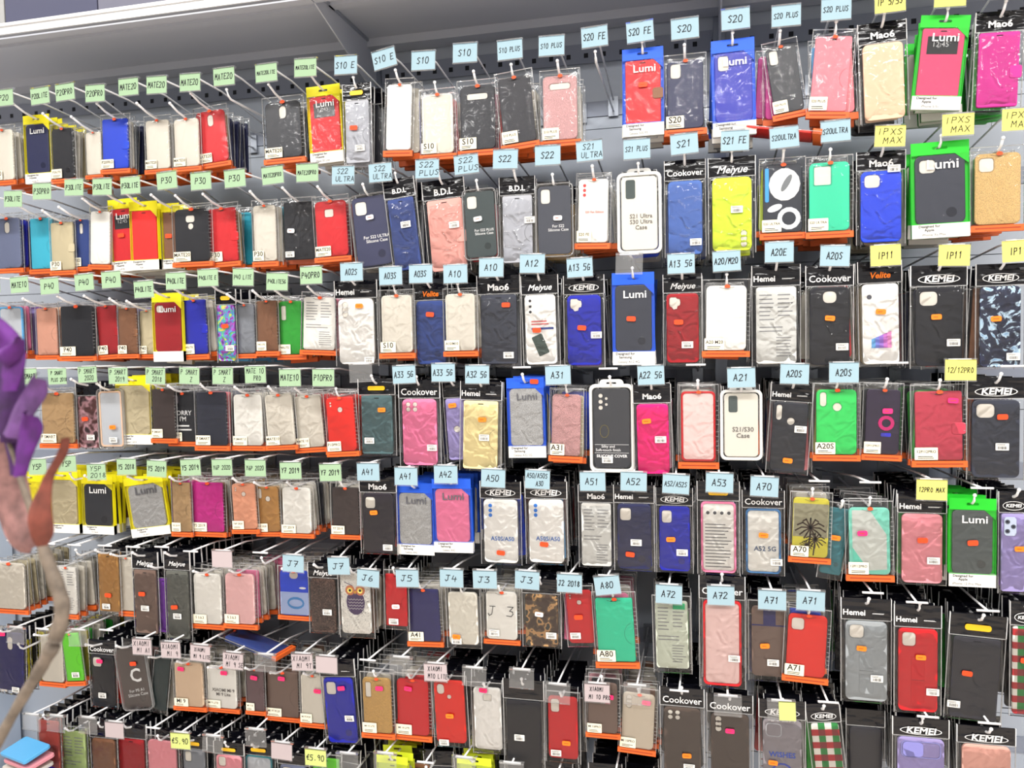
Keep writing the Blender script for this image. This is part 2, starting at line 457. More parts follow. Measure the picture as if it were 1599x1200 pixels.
# fronts: row|x0,x1,y0,y1 (pixels)|packaging|style|colour|options
PACKS = '''1|-12,26,195,290|OB|cl|clear|st=P20
1|40,82,180,287|LB|b:none|navy|bx=yellow;sub=Huawei~nova 7i;bk=black,black,navy
1|80,120,193,287|OB|b:none|black|st=P20LITE;bk=clear,beige,clear
1|134,163,200,280|OB|cl|clear|bk=clear,clear
1|157,206,178,272|OB|fc|blue|st=P20PRO;t=1;bk=clear,grey,navy,grey,navy
1|226,270,180,272|OB|cl|clear|st=MATE20;bk=clear,clear
1|270,316,178,268|OB|cl|clear|st=MATE20;bk=clear,clear
1|303,362,165,264|OB|b:key|red|st=MATE20;t=-4;bk=tan,navy,navy,navy,navy,navy
1|410,478,150,256|OB|b:key|charcoal|st=MATE20;t=-1;bk=black,grey,black
1|481,538,134,256|LB|fw|red|bx=yellow;sub=Huawei~Mate 20 Lite;t=-2;bk=olive,black,yellow
1|536,582,130,258|HB|f|silver|hd=;pr=red@.4,.55;bc=.6,.8;hy=1;bk=silver,black,silver,silver
1|598,650,122,246|OB|cl|white|bk=clear,clear,red;t=3
1|655,714,138,250|OB|cl|clear|st=S10;bk=blue,red,clear
1|714,780,124,244|OB|b:wide|charcoal|st=S10;bk=pink,pink,grey
1|773,843,110,236|OB|f|darkgrey|st=S10 PLUS;t=-5;bk=clear,red,clear
1|843,908,108,229|OB|b:wide|rose|st=S10 PLUS;g=1;bk=clear,clear,clear,clear,clear
1|972,1038,76,213|LB|fc2|red|bx=blue;sub=Samsung~Galaxy S20 FE;pr=red@.5,.42;bk=red,navy,red
1|1036,1105,84,212|OB|b:pill|navy|st=S20;bk=clear,grey,clear
1|1110,1182,62,213|LB|b:pill|royal|bx=blue;sub=Samsung~Galaxy S20;t=-1;bk=brown,navy,blue
1|1190,1262,62,190|OB|b:pill|charcoal|st=S20 PLUS;t=-8;bk=magenta,magenta,grey
1|1258,1338,46,188|OB|f|salmon|st=S20 PLUS;t=5;bk=salmon,lightblue,blue
1|1338,1422,34,192|HB|b:none|peach|hd=MaoO;t=-2;bk=peach,black,clear
1|1422,1515,26,175|LB|fw|pinkred|bx=green;sub=Apple~iPhone 5/5s;t=6;bk=green,black,green
1|1517,1602,18,172|HB|fc|magenta|hd=MaoO;t=2;bk=green,black,green
2|-10,38,333,427|OB|b:key|greyblue|bk=royal,royal,crimson
2|46,88,333,428|OB|f|turquoise|bk=teal,clear
2|78,120,340,430|OB|fc|beige|st=P30;bk=crimson,pink
2|114,145,336,424|OB|b:key|denim|st=P30;bk=grey,clear
2|138,178,322,422|OB|cl|white|t=3;bk=clear
2|172,222,311,425|LB|fw|red|bx=yellow;sub=Huawei~P30;pr=red@.4,.5;t=-2;bk=yellow
2|205,250,315,422|LB|f|brightred|bx=yellow;sub=Huawei~P30;bk=yellow,brown
2|255,284,318,420|LB|f|brown|bx=yellow;sub=Huawei;pr=red@.4,.5;bk=brown,denim
2|269,334,318,417|OB|b:sqd|black|st=MATE20;bk=clear,clear
2|322,377,317,418|OB|fc|red|st=P30;t=-2;bk=tan,beige,turquoise,black
2|394,436,312,417|OB|cl|clear|st=P30;bk=clear,turquoise,clear
2|440,496,308,413|PB|f|black|pr=white@.3,.5;bc=.25,.85;bk=clear,white,black
2|488,550,305,410|OB|b:sq2|red|st=MATE20;t=-2;bk=magenta,crimson,crimson
2|546,618,297,422|CS|b:v|navy|tx=For S22 ULTRA~Silicone Case;pr=white@.5,.35;t=-5;bk=navy,clear
2|600,662,278,428|HB|f|denim|hd=B.D.L;bc=.6,.5;t=-6;bk=navy,black,silver
2|660,736,280,428|HB|fc|rosefolio|hd=B.D.L;bc=.7,.5;t=-4;bk=black,clear
2|722,780,290,407|CS|b:v|darkgreen|tx=For S22 PLUS~Silicone Case;pr=white@.45,.45;t=-2;bk=crimson,pink
2|780,838,276,414|HB|f|silver|hd=B.D.L;bc=.85,.5;bk=black,clear
2|836,897,281,402|CS|b:pill|slate|tx=For S22~Silicone Case;pr=white@.6,.5;bk=gold,gold
2|897,957,270,390|OB|cs3|white|st=S20 FE;tx=S20 Fan Edition;t=2;bk=white,grey
2|963,1035,264,397|CS|clw|whiteclear|tx=S21 Ultra~S30 Ultra~Case;bk=clear,clear,blue
2|1037,1104,250,402|HB|b:none|skyblue|hd=Cookover;bc=.75,.85;bk=denim,black,clear
2|1105,1182,245,396|HB|b:tri|lime|hd=Meiyue;bc=.6,.55;bk=royal,lime,black
2|1185,1260,246,374|OB|cat|white|st=S20 ULTRA;bk=lime,blue,clear
2|1257,1334,243,372|OB|b:big|mint|st=S20 ULTRA;bk=clear,crimson,black
2|1336,1416,236,382|HB|b:sq|royalblue|hd=MaoO;bc=.75,.2;bk=beige,tan,black
2|1420,1516,222,372|LB|b:v|slate|bx=green;sub=Apple~iPhone Xs Max;t=-1;bk=green,green,black
2|1514,1602,228,362|OB|b:v|gold|g=1;bk=tan,green,clear
3|-4,42,472,560|OB|fr|lightblue|bk=pink,lilac,purple
3|56,94,474,562|OB|f|peachfolio|bk=peach,peach
3|92,152,470,564|OB|f|black|st=P40;bk=darkgrey,black,red
3|150,190,470,562|OB|fc|crimson|st=P40;t=-3;bk=tan,lilac
3|184,218,474,560|OB|fc|brown|st=P40;bk=lilac,lilac,grey
3|218,246,478,560|OB|cl|beige|st=P40;bk=clear
3|240,288,458,565|LB|b:key2|crimson|bx=yellow;st=P40LITE;bk=yellow,red
3|284,328,460,562|OB|fc|royal|st=P40LITE;t=-1;bk=clear,clear
3|338,371,452,567|HB|print:rainbow|rainbow|pr=red@.5,.5;bc=.7,.8;hy=2;bk=lightblue,lightblue
3|366,402,468,560|OB|b:none|grey|bk=grey,grey
3|400,437,462,556|OB|f|brown|st=P40 LITE;bk=tan,royal
3|433,480,462,562|OB|b:long|green|st=P40LITE;bk=teal,clear
3|468,532,456,556|OB|paper|white|t=3;bk=pinkred,pink
3|523,592,438,572|HB|b:dots|whitecase|hd=Hemei;pr=orange@.6,.3;bc=.8,.93;bk=clear,black,clear
3|592,650,452,560|OB|cl|clear|st=S10;bk=clear,brown
3|646,702,442,572|HB|b:none|denim|hd=Velite;ho=1;pr=red@.5,.38;bk=navy,black
3|692,748,450,557|OB|cl|clear|st=A10/M10;bk=clear,clear
3|745,815,430,572|HB|f|slate|hd=MaoO;pr=red@.68,.33;bc=.72,.88;bk=black,grey
3|814,876,430,573|HB|photo|whitecase|hd=Meiyue;pr=red@.4,.6;t=-1;bk=clear,black
3|880,946,430,574|HB|b:irr|royal|hd=KEMEI;pr=red@.45,.57;bc=.8,.65;bk=purple,black
3|956,1024,426,570|LB|b:none|slate|bx=blue;sub=Samsung~Galaxy A12 4G;pr=red@.45,.5;t=0;bk=red,crimson
3|1035,1098,428,570|HB|b:irr|crimson|hd=Meiyue;pr=red@.4,.53;bc=.62,.78;bk=black,clear
3|1095,1174,436,558|OB|cl|white|st=A20 M20;t=1;bk=clear,navy
3|1173,1252,414,572|HB|paper|silverwhite|hd=Hemei;bk=clear,black
3|1257,1335,414,574|HB|b:drop|black|hd=Cookover;pr=orange@.5,.52;bc=.75,.8;bk=red,black,clear
3|1338,1412,408,573|HB|pic|whitecase|hd=Velite;ho=1;pr=orange@.5,.48;t=-1;bk=beige,gold
3|1420,1512,414,576|HB|b:sq|black|hd=KEMEI;pr=orange@.45,.5;bc=.75,.75;bk=crimson,navy
3|1522,1602,412,577|HB|print:marble|navy|hd=KEMEI;pr=orange@.4,.52;bc=.75,.88;bk=brown,navy
4|62,122,606,700|OB|f|tan|st=P SMART;bk=clear,grey
4|120,160,596,702|HB|print:portrait|pinkish|hd=;pr=red@.4,.55;bc=.6,.82;bk=black,clear
4|153,196,603,702|CS|fr|peach|pr=orange@.6,.65;bc=.6,.85;t=-1;bk=clear
4|183,240,588,694|LB|cl|beige|bx=yellow;sub=Huawei~P Smart 2019;bk=yellow,yellow
4|236,278,600,692|OB|f|darkbrown|st=P SMART;bk=darkbrown
4|263,312,606,697|OB|sorry|black|st=P SMART;tx=SORRY~I'M;bk=black,grey
4|304,360,604,704|OB|f|navyblack|st=P SMART;bk=salmon,grey
4|362,416,608,704|OB|cl|white|st=P SMART Z;bk=clear,clear
4|411,466,608,704|OB|cl|clear|st=MATE10;t=-3;bk=clear,clear
4|456,512,610,708|OB|cl|clear|st=MATE 10;t=-4;bk=clear,red
4|506,562,612,714|OB|b:fp|orangered|st=P10PRO;t=-3;bk=orangered,orangered
4|560,620,592,712|HB|f|bluegreen|hd=;hy=1;pr=orange@.65,.4;bc=.3,.8;bk=green,darkbrown,clear
4|623,690,594,730|HB|b:quad|pink|hd=Cookover;bc=.8,.77;bk=grey,greyblue,navy
4|692,736,595,722|HB|b:ring|lilac|hd=;pr=orange@.4,.3;t=-3;bk=navy,black
4|716,787,596,737|HB|f|cream|hd=Hemei;pr=orange@.55,.42;bc=.6,.62;t=2;bk=black,clear
4|792,854,590,715|LB|b:none|silverglitter|bx=blue;sub=Samsung~Galaxy A32 5G;g=1;t=-1;pr=red@.75,.05;bk=tan,beige,black
4|856,914,606,722|OB|b:none|rose|st=A31;g=1;t=2;bk=beige,clear,blue
4|920,992,594,738|WB|b:dots5|charcoal|tx=SILICONE COVER;bc=.4,.86;bk=clear,pink
4|988,1052,600,744|HB|b:none|hotpink|hd=MaoO;pr=orange@.35,.4;bc=.7,.6;t=-1;bk=black,pink
4|1058,1124,600,732|OB|fr|red|bk=red,clear
4|1124,1192,604,719|CS|clw|whiteclear|tx=S21/S30~Case;bk=orange,clear
4|1195,1272,598,742|HB|b:pill2|charcoal|hd=Hemei;pr=orange@.5,.85;bc=.75,.5;t=4;bk=salmon,denim
4|1268,1345,598,720|OB|b:pill2|brightgreen|st=A20S;bk=olive,brown
4|1344,1413,598,720|OB|ring|darkpurple|st=12P/12PRO;pr=hotpink@.6,.36;t=2;bk=black,clear
4|1420,1512,600,730|OB|fc|rosered|st=12P/12PRO;pr=hotpink@.75,.2;t=-1;bk=green,green,black
4|1508,1602,590,750|HB|b:sq|slate|hd=KEMEI;pr=red@.6,.38;bc=.6,.67;bk=purple,orange,black
5|28,72,740,834|LB|f|yellow|bx=yellow;bk=yellow,yellow
5|78,126,737,832|LB|cl|beige|bx=yellow;sub=Huawei;bk=yellow,yellow
5|130,180,744,834|LB|b:none|charcoal|bx=yellow;sub=Huawei~Y5 2018;bk=black,olive,brown,yellow
5|196,268,744,840|LB|b:none|silverglitter|bx=yellow;sub=Huawei~Y5 2019;g=1;t=-8;bk=magenta,yellow
5|268,302,746,838|OB|f|tan|st=Y5 2019;bk=magenta,hotpink
5|298,355,746,838|OB|f|magenta|st=Y5 2019;bk=brown,clear
5|360,406,748,834|OB|b:fp|peachcase|st=Y6P 2020;t=-2;bk=tan,clear
5|398,442,753,838|OB|b:pill2|goldbrown|st=Y6P 2020;t=-2;bk=tan,clear
5|438,492,754,840|OB|cl|white|st=Y7 2019;bk=clear,clear,darkgrey
5|516,566,754,842|OB|f|darkbrown|st=Y7 2019;bk=clear,clear
5|562,622,744,866|HB|b:v|blackplum|hd=MaoO;pr=orange@.4,.46;bc=.75,.9;bk=red,brown
5|620,680,755,866|LB|b:none|silverglitter|bx=blue;sub=Samsung~Galaxy A42;g=1;bk=blue,blue,navy
5|676,740,748,863|LB|b:none|pink|bx=blue;sub=Samsung~Galaxy A42;t=-1;bk=blue,royal,navy
5|750,816,752,882|HB|b3|whitecase|hd=KEMEI;tx=A50S/A50;pr=red@.5,.85;bk=lightblue,blue,crimson
5|820,888,752,882|HB|b3|whitecase|hd=KEMEI;tx=A50S/A50;pr=red@.45,.75;bk=lightblue,crimson,black
5|903,961,758,887|HB|paper|silverwhite|hd=MaoO;bk=navy,black
5|958,1024,758,892|HB|b:v|navy|hd=Hemei;pr=red@.4,.8;bc=.55,.66;bk=blue,black
5|1024,1084,762,895|HB|b:v|royal|hd=KEMEI;pr=orange@.4,.6;bc=.7,.75;bk=navy,black
5|1088,1157,752,898|HB|paperf|pink|hy=1;bk=blue,black
5|1158,1227,766,899|HB|fr2|blueedge|hd=Cookover;tx=A52 5G;pr=orange@.5,.52;bc=.8,.83;bk=purple,black
5|1230,1302,768,880|OB|palm|yellow|st=A70;t=2;bk=brown,clear
5|1277,1330,785,908|PB|b:none|teal|pr=orange@.5,.45;t=8;bk=clear
5|1318,1398,782,908|OB|diag|mintclear|st=12P/12PRO;pr=hotpink@.35,.4;t=-1;bk=black,black
5|1400,1480,772,914|HB|b:none|softpink|hd=Hemei;pr=red@.5,.5;bc=.72,.72;bk=green,grey
5|1480,1556,778,916|LB|b:none|olivegrey|bx=green;sub=Apple~iPhone 12 Pro Max;pr=red@.5,.5;bk=black,purple
5|1558,1606,768,928|HB|iph|lilac|hd=KEMEI;pr=orange@.7,.55;bk=purple,black
6|-12,46,872,958|OB|cl|clear|bk=beige,beige,clear
6|88,124,878,966|OB|paper|white|bk=clear,clear,clear,clear
6|153,190,858,962|PB|f|goldbrown|pr=red@.5,.68;bc=.4,.85;bk=clear,clear
6|186,214,862,962|OB|cl|clear|bk=clear
6|208,250,862,992|HB|f|taupe|hd=Meiyue;pr=red@.4,.5;bc=.5,.67;bk=purple,black
6|245,270,880,990|HB|f|purple|hd=;bk=purple,black
6|258,300,862,1000|HB|f|greygreen|hd=Meiyue;pr=red@.4,.62;bc=.5,.72;bk=black,black
6|300,352,888,982|OB|cl|white|st=5 3.6.3;bk=clear,clear
6|349,404,888,982|OB|cl|palepink|st=5 3.6.3;bk=pink,clear,clear,clear
6|434,488,884,968|OB|wallet|blue|st=;bk=clear,clear
6|482,530,880,990|HB|print:floral|brown|hd=Meiyue;bc=.65,.68;bk=black,clear
6|528,586,888,997|PB|owl|whitecase|t=-1;bk=brown,orange,clear
6|600,640,890,984|PB|f|red|pr=white@.5,.6;bc=.4,.85;bk=clear,clear
6|633,694,912,1010|OB|f|indigo|st=A41;t=-2;bk=clear,clear
6|696,753,918,1013|PB|cl|whiteclear|pr=orange@.3,.8;bc=.3,.87;t=-1;bk=grey,clear
6|755,814,916,1006|OB|cl|white|tx=J 3;bc=.3,.8;bk=clear,clear
6|815,878,905,1012|HB|print:camo|brown|hd=;pr=white@.45,.5;bc=.75,.8;bk=black,clear
6|880,934,915,1012|PB|b:fp|red|pr=red@.45,.5;bc=.3,.8;t=-4;bk=pink,pinkish
6|924,1000,924,1044|OB|f|mint|st=A80;t=-3;bk=pink,pinkish,clear
6|1018,1082,930,1052|PB|paper|greenish|t=-1;bk=green,black,black
6|1091,1166,900,1075|HB|fr|red|hd=Cookover;bc=.75,.72;bk=yellow,blue,black
6|1168,1234,938,1065|PB|b:bars|taupe|pr=orange@.4,.55;bc=.6,.75;bk=indigo,black
6|1220,1300,950,1067|OB|b:v|orangered|st=A71;t=3;bk=blue,blue,black
6|1312,1394,935,1098|HB|b:sqstand|lightgrey|hd=Hemei;pr=orange@.4,.47;bc=.7,.75;bk=green,black,black
6|1395,1472,945,1115|HB|b:sqstand|red|hd=Hemei;pr=orange@.55,.47;bc=.8,.78;bk=black,black
6|1473,1574,960,1128|HB|f|darkgrey|hd=;hy=1;pr=red@.35,.55;bc=.15,.85;t=3;bk=green,black,black
6|1576,1625,940,1120|HB|print:plaid|green|hd=KEMEI;pr=red@.5,.5;bk=black,black
7|-8,44,980,1086|PB|b:key|indigo|pr=hotpink@.3,.1;bc=.7,.9;t=2;bk=yellow,black
7|62,104,985,1072|OB|cl|clear|bk=yellow,crimson
7|96,134,982,1072|OB|f|brightlime|bc=.6,.8;t=-6;bk=olive,green
7|140,184,1000,1106|HB|b:sq|black|hd=Cookover;pr=hotpink@.45,.3;bc=.5,.8;bk=orangered,brown
7|180,240,1005,1112|CS|b:none|brownblack|tx=C~For MI A1~Silicone Case;pr=red@.6,.3;t=-8;bk=palepink,clear
7|234,270,1018,1118|PB|f|darkgreen|t=8;bk=clear
7|270,324,1028,1110|OB|cl|beigepeach|st=MI 9;pr=hotpink@.3,.2;t=-1;bk=clear,clear
7|320,376,1034,1112|OB|cl|white|st=MI 9 LITE;tx=XIAOMI MI 9~MI 9 Lite;pr=hotpink@.6,.2;bk=clear,clear,clear
7|384,416,1038,1116|OB|f|brownpurple|st=MI 9 SE;pr=hotpink@.5,.25;bk=brown,brown
7|414,472,1042,1126|OB|f|taupe|st=MI 9T/K20;pr=hotpink@.5,.2;bk=brown,black
7|468,512,1046,1136|OB|cl|clear|st=MI 9T/K20;pr=hotpink@.7,.35;bk=clear,black
7|500,564,1030,1164|HB|b:v|royal|hd=Hemei;pr=hotpink@.6,.33;bc=.75,.68;t=-4;bk=black,black
7|563,618,1050,1153|OB|b:long|goldglit|st=MI 10 LITE;g=1;pr=hotpink@.6,.23;t=-1;bk=clear,grey
7|616,676,1052,1156|OB|b:none|red|st=MI 10 LITE;pr=hotpink@.4,.22;bk=red,clear
7|674,734,1055,1168|PB|b:fp2|orangered|pr=orange@.5,.55;bc=.3,.92;t=-2;bk=teal,black,black
7|736,790,1066,1178|PB|b:sqc|whitecase|pr=hotpink@.4,.1;t=-1;bk=clear,black,black
7|786,852,1062,1210|HB|f|black|hd=;bc=.4,.6;bk=lightblue,black,black
7|852,908,1080,1192|PB|b:pill|red|pr=orange@.6,.7;bc=.3,.85;bk=brown,black,black
7|914,970,1058,1152|OB|b:fp|taupe|st=MI 10PRO;pr=hotpink@.7,.3;bk=black,pinkish
7|964,1030,1074,1178|OB|b:dots|clearbeige|st=MI 10PRO;pr=hotpink@.7,.2;t=3;bk=brown,clear
7|1030,1102,1075,1212|HB|b:quad|taupedark|hd=Cookover;pr=orange@.6,.75;bc=.65,.88;bk=black,black
7|1103,1178,1085,1222|HB|b:dots|taupedark|hd=Cookover;pr=hotpink@.5,.4;bk=black,black
7|1184,1260,1094,1232|HB|print2|greyprint|hd=KEMEI;pr=orange@.3,.7;tx=WISHES;bk=crimson,black
7|1258,1326,1100,1240|HB|print:plaid|green|hd=KEMEI;pr=orange@.4,.85;t=-6;bk=green,black,black
7|1392,1484,1122,1262|HB|shield|lilac|hd=KEMEI;bk=black,black
7|1492,1588,1135,1268|HB|b:none|peachpink|hd=KEMEI;bk=black,navy
8|60,98,1118,1230|PB|f|salmonred|bk=crimson,clear
8|96,140,1135,1238|PB|paper|palegreen|bk=brown,black
8|142,186,1130,1240|HB|b:none|brown|hd=;bk=black,black
8|183,232,1130,1242|HB|f|crimson|hd=;bk=black,black
8|229,282,1150,1246|PB|b:none|softpink|bk=black,black
8|284,326,1150,1246|HB|b:pill|grey|hy=1;bk=black,black
8|335,384,1160,1250|HB|b:pill|softpink|hy=1;bk=black,black
8|380,432,1160,1256|HB|fr|teal|hy=1;bk=black,black
8|434,486,1176,1266|HB|b:sq|greyblue|hd=;bk=black,black
8|486,536,1178,1268|PB|f|brightlime|bk=black,black
8|590,640,1180,1270|LB|f|lime|bx=lime;bk=lime,lime,lime
8|715,770,1182,1272|LB|f|lime|bx=lime;bk=lime,black'''
EXTRA_BLACK = [(8, 545, 1170), (8, 680, 1172), (8, 650, 1170), (8, 800, 1190), (8, 870, 1190), (8, 950, 1190), (8, 1000, 1200), (7, 1350, 1110)]
# ---------------------------------------------------------------- colours of the cases
C = {'navy': (26, 32, 76), 'black': (20, 21, 30), 'charcoal': (40, 42, 50), 'blue': (14, 62, 200), 'royal': (22, 32, 170), 'royalblue': (24, 66, 214), 'red': (206, 18, 30), 'crimson': (160, 12, 26), 'brightred': (236, 36, 30),
 'orangered': (228, 36, 20), 'clear': (214, 208, 196), 'white': (232, 230, 224), 'whiteclear': (226, 222, 210), 'beige': (196, 184, 152), 'beigepeach': (214, 188, 160), 'clearbeige': (206, 194, 176), 'tan': (178, 146, 104), 'grey': (130, 134, 142),
 'darkgrey': (42, 42, 50), 'slate': (50, 54, 68), 'greyblue': (104, 112, 140), 'silver': (176, 178, 186), 'silverglitter': (176, 176, 176), 'silverwhite': (214, 214, 210), 'rose': (196, 150, 150), 'rosefolio': (222, 160, 150), 'salmon': (232, 130, 142), 'pink': (232, 124, 164),
 'softpink': (226, 146, 156), 'palepink': (232, 186, 186), 'pinkred': (208, 62, 110), 'rosered': (192, 58, 80), 'magenta': (200, 28, 140), 'hotpink': (236, 14, 120), 'peach': (236, 196, 164), 'peachcase': (226, 160, 128), 'peachfolio': (206, 152, 130), 'peachpink': (226, 170, 156),
 'yellow': (236, 222, 20), 'olive': (150, 140, 50), 'green': (38, 158, 44), 'brightgreen': (52, 210, 100), 'brightlime': (110, 222, 40), 'lime': (206, 226, 44), 'mint': (46, 206, 162), 'teal': (50, 120, 130), 'turquoise': (56, 176, 200), 'lightblue': (86, 170, 224),
 'skyblue': (66, 102, 176), 'denim': (40, 62, 126), 'indigo': (36, 34, 98), 'lilac': (158, 146, 200), 'purple': (112, 52, 156), 'darkpurple': (42, 28, 56), 'blackplum': (32, 24, 36), 'brown': (126, 84, 56), 'darkbrown': (58, 44, 42), 'goldbrown': (176, 128, 66),
 'gold': (206, 172, 112), 'goldglit': (198, 158, 92), 'taupe': (116, 94, 84), 'taupedark': (78, 66, 60), 'cream': (240, 224, 168), 'darkgreen': (38, 54, 56), 'bluegreen': (76, 104, 108), 'navyblack': (30, 34, 52), 'brownblack': (62, 48, 44), 'brownpurple': (104, 80, 84),
 'rainbow': (120, 120, 200), 'pinkish': (190, 130, 140), 'whitecase': (236, 234, 230), 'greygreen': (96, 98, 92), 'olivegrey': (84, 92, 92), 'greenish': (206, 212, 196), 'palegreen': (176, 196, 128), 'blueedge': (60, 110, 160), 'mintclear': (130, 214, 194), 'lightgrey': (156, 162, 166),
 'greyprint': (140, 134, 140), 'salmonred': (206, 92, 82), 'orange': (232, 110, 40)}
CN = {'navy': 'navy blue', 'royal': 'royal blue', 'royalblue': 'bright blue', 'brightred': 'bright red', 'orangered': 'orange-red', 'clear': 'milky clear', 'whiteclear': 'frosted clear', 'beigepeach': 'peach-beige', 'clearbeige': 'beige', 'darkgrey': 'dark grey',
 'slate': 'slate grey', 'greyblue': 'grey-blue', 'silverglitter': 'silver glitter', 'silverwhite': 'silvery white', 'rose': 'rose glitter', 'rosefolio': 'dusty rose', 'softpink': 'soft pink', 'palepink': 'pale pink', 'pinkred': 'raspberry', 'rosered': 'rose red', 'hotpink': 'hot pink',
 'peachcase': 'peach', 'peachfolio': 'peach', 'peachpink': 'peach pink', 'brightgreen': 'bright green', 'brightlime': 'vivid green', 'lime': 'lime yellow', 'lightblue': 'light blue', 'skyblue': 'sky blue', 'denim': 'denim blue', 'darkpurple': 'dark purple', 'blackplum': 'plum black',
 'darkbrown': 'dark brown', 'goldbrown': 'golden brown', 'gold': 'gold glitter', 'goldglit': 'gold glitter', 'taupedark': 'dark taupe', 'darkgreen': 'dark green', 'bluegreen': 'blue-green', 'navyblack': 'navy black', 'brownblack': 'brown black', 'brownpurple': 'purplish brown',
 'whitecase': 'white', 'greygreen': 'greenish grey', 'olivegrey': 'olive grey', 'greenish': 'greenish white', 'palegreen': 'pale green', 'blueedge': 'blue-edged', 'mintclear': 'mint', 'lightgrey': 'light grey', 'greyprint': 'grey printed', 'rainbow': 'rainbow marbled'}
PR = {'red': (255, 72, 22), 'orange': (255, 130, 20), 'hotpink': (255, 40, 120), 'white': (240, 240, 240)}
BX = {'yellow': (238, 226, 10), 'blue': (22, 92, 226), 'green': (24, 196, 34), 'lime': (214, 228, 40)}
GRID = (9, 15)
def sheet(mb, w, h, y, amp, m, seed, pinch=0, ztop=0):
    """crinkled sheet facing the shopper, edges drawn back to y + pinch"""
    rnd = random.Random(seed); nx, nz = GRID
    vs = []
    for j in range(nz):
        for i in range(nx):
            u, v = i / (nx - 1), j / (nz - 1)
            e = max(abs(2 * u - 1) ** 6, abs(2 * v - 1) ** 8)
            vs.append((-w / 2 + w * u, y + pinch * e + rnd.uniform(-amp, amp) * (1 - e * .7 + 1.6 * abs(2 * u - 1) ** 4 * (amp > .001) * (1 - e)), ztop - h * v))
    fs = [(j * nx + i, (j + 1) * nx + i, (j + 1) * nx + i + 1, j * nx + i + 1) for j in range(nz - 1) for i in range(nx - 1)]
    mb.add(vs, fs, m, None, True)
def pouch(w, h, T, crink, seed):
    b = MB(); m = CRINKLE if crink else FILM
    sheet(b, w, h, -T / 2, .0011 if crink else .0005, m, seed, T / 2)
    b.add([(-w / 2, T / 2, 0), (w / 2, T / 2, 0), (w / 2, T / 2, -h), (-w / 2, T / 2, -h), (-w / 2, 0, 0), (w / 2, 0, 0), (w / 2, 0, -h), (-w / 2, 0, -h)],
          [(0, 1, 2, 3), (0, 4, 5, 1), (3, 2, 6, 7), (0, 3, 7, 4), (1, 5, 6, 2)], m)
    e = .0016 if crink else .0011
    b.box(-w / 2 - .0002, -w / 2 + e, -.0007, .0007, -h, 0, SEAL); b.box(w / 2 - e, w / 2 + .0002, -.0007, .0007, -h, 0, SEAL); b.box(-w / 2, w / 2, -.0012, .0002, -.0022, 0, SEAL)
    return b
def holes_for(cut, w, h):
    """openings for cameras: x, z from the case centre"""
    L, T = -w / 2, h / 2
    R_ = lambda x, z, a, b, r: rr(a, b, r, L + x, T - z)
    if cut == 'pill': return [R_(w * .24, h * .15, w * .28, h * .21, w * .08)]
    if cut == 'v': return [R_(w * .25, h * .16, w * .32, h * .19, w * .08)]
    if cut == 'sq': return [R_(w * .28, h * .14, w * .38, h * .18, w * .1)]
    if cut == 'sq2': return [R_(w * .45, h * .22, w * .28, h * .14, w * .05)]
    if cut == 'big': return [R_(w * .33, h * .19, w * .42, h * .27, w * .04)]
    if cut == 'sqstand': return [R_(w * .27, h * .13, w * .34, h * .165, w * .09)]
    if cut == 'sqc': return [R_(w * .5, h * .16, w * .3, h * .1, w * .05)]
    if cut == 'sqd': return [R_(w * .46, h * .19, w * .26, h * .13, w * .06), ell(w * .08, w * .08, -w * .03, T - h * .33)]
    if cut == 'key': return [R_(w * .5, h * .19, w * .2, h * .22, w * .095)]
    if cut == 'key2': return [R_(w * .22, h * .13, w * .28, h * .14, w * .08)]
    if cut == 'wide': return [R_(w * .5, h * .17, w * .6, h * .095, w * .07)]
    if cut == 'pill2': return [R_(w * .17, h * .15, w * .16, h * .22, w * .075), ell(w * .11, w * .11, w * .02, T - h * .27)]
    if cut == 'fp': return [ell(w * .09, w * .09, 0, T - h * .23), ell(w * .035, w * .035, L + w * .16, T - h * .1), ell(w * .035, w * .035, L + w * .16, T - h * .15)]
    if cut == 'fp2': return [R_(w * .22, h * .14, w * .24, h * .16, w * .1), ell(w * .07, w * .07, w * .0, T - h * .26)]
    if cut == 'long': return [R_(w * .2, h * .22, w * .19, h * .27, w * .05)]
    if cut == 'irr': return [[(L + w * a, T - h * b) for a, b in ((.1, .07), (.13, .05), (.3, .05), (.33, .07), (.42, .08), (.44, .13), (.42, .17), (.35, .18), (.33, .22), (.22, .23), (.18, .2), (.11, .18), (.09, .14))][::-1]]
    if cut == 'drop': return [R_(w * .5, h * .13, w * .34, h * .15, w * .12)]
    if cut in ('dots', 'tri'): return [ell(w * .08, w * .08, L + w * .2, T - h * (.09 + .072 * k)) for k in range(3)]
    if cut == 'dots5': return [ell(w * .06, w * .06, L + w * .2, T - h * (.09 + .075 * k)) for k in range(3)] + [ell(w * .04, w * .04, L + w * .36, T - h * (.125 + .075 * k)) for k in range(2)]
    if cut == 'quad': return [ell(w * .065, w * .065, L + w * (.18 + .2 * i), T - h * (.08 + .075 * j)) for i in range(2) for j in range(2)]
    if cut == 'ring': return [ell(w * .16, w * .16, 0, 0)]
    return []
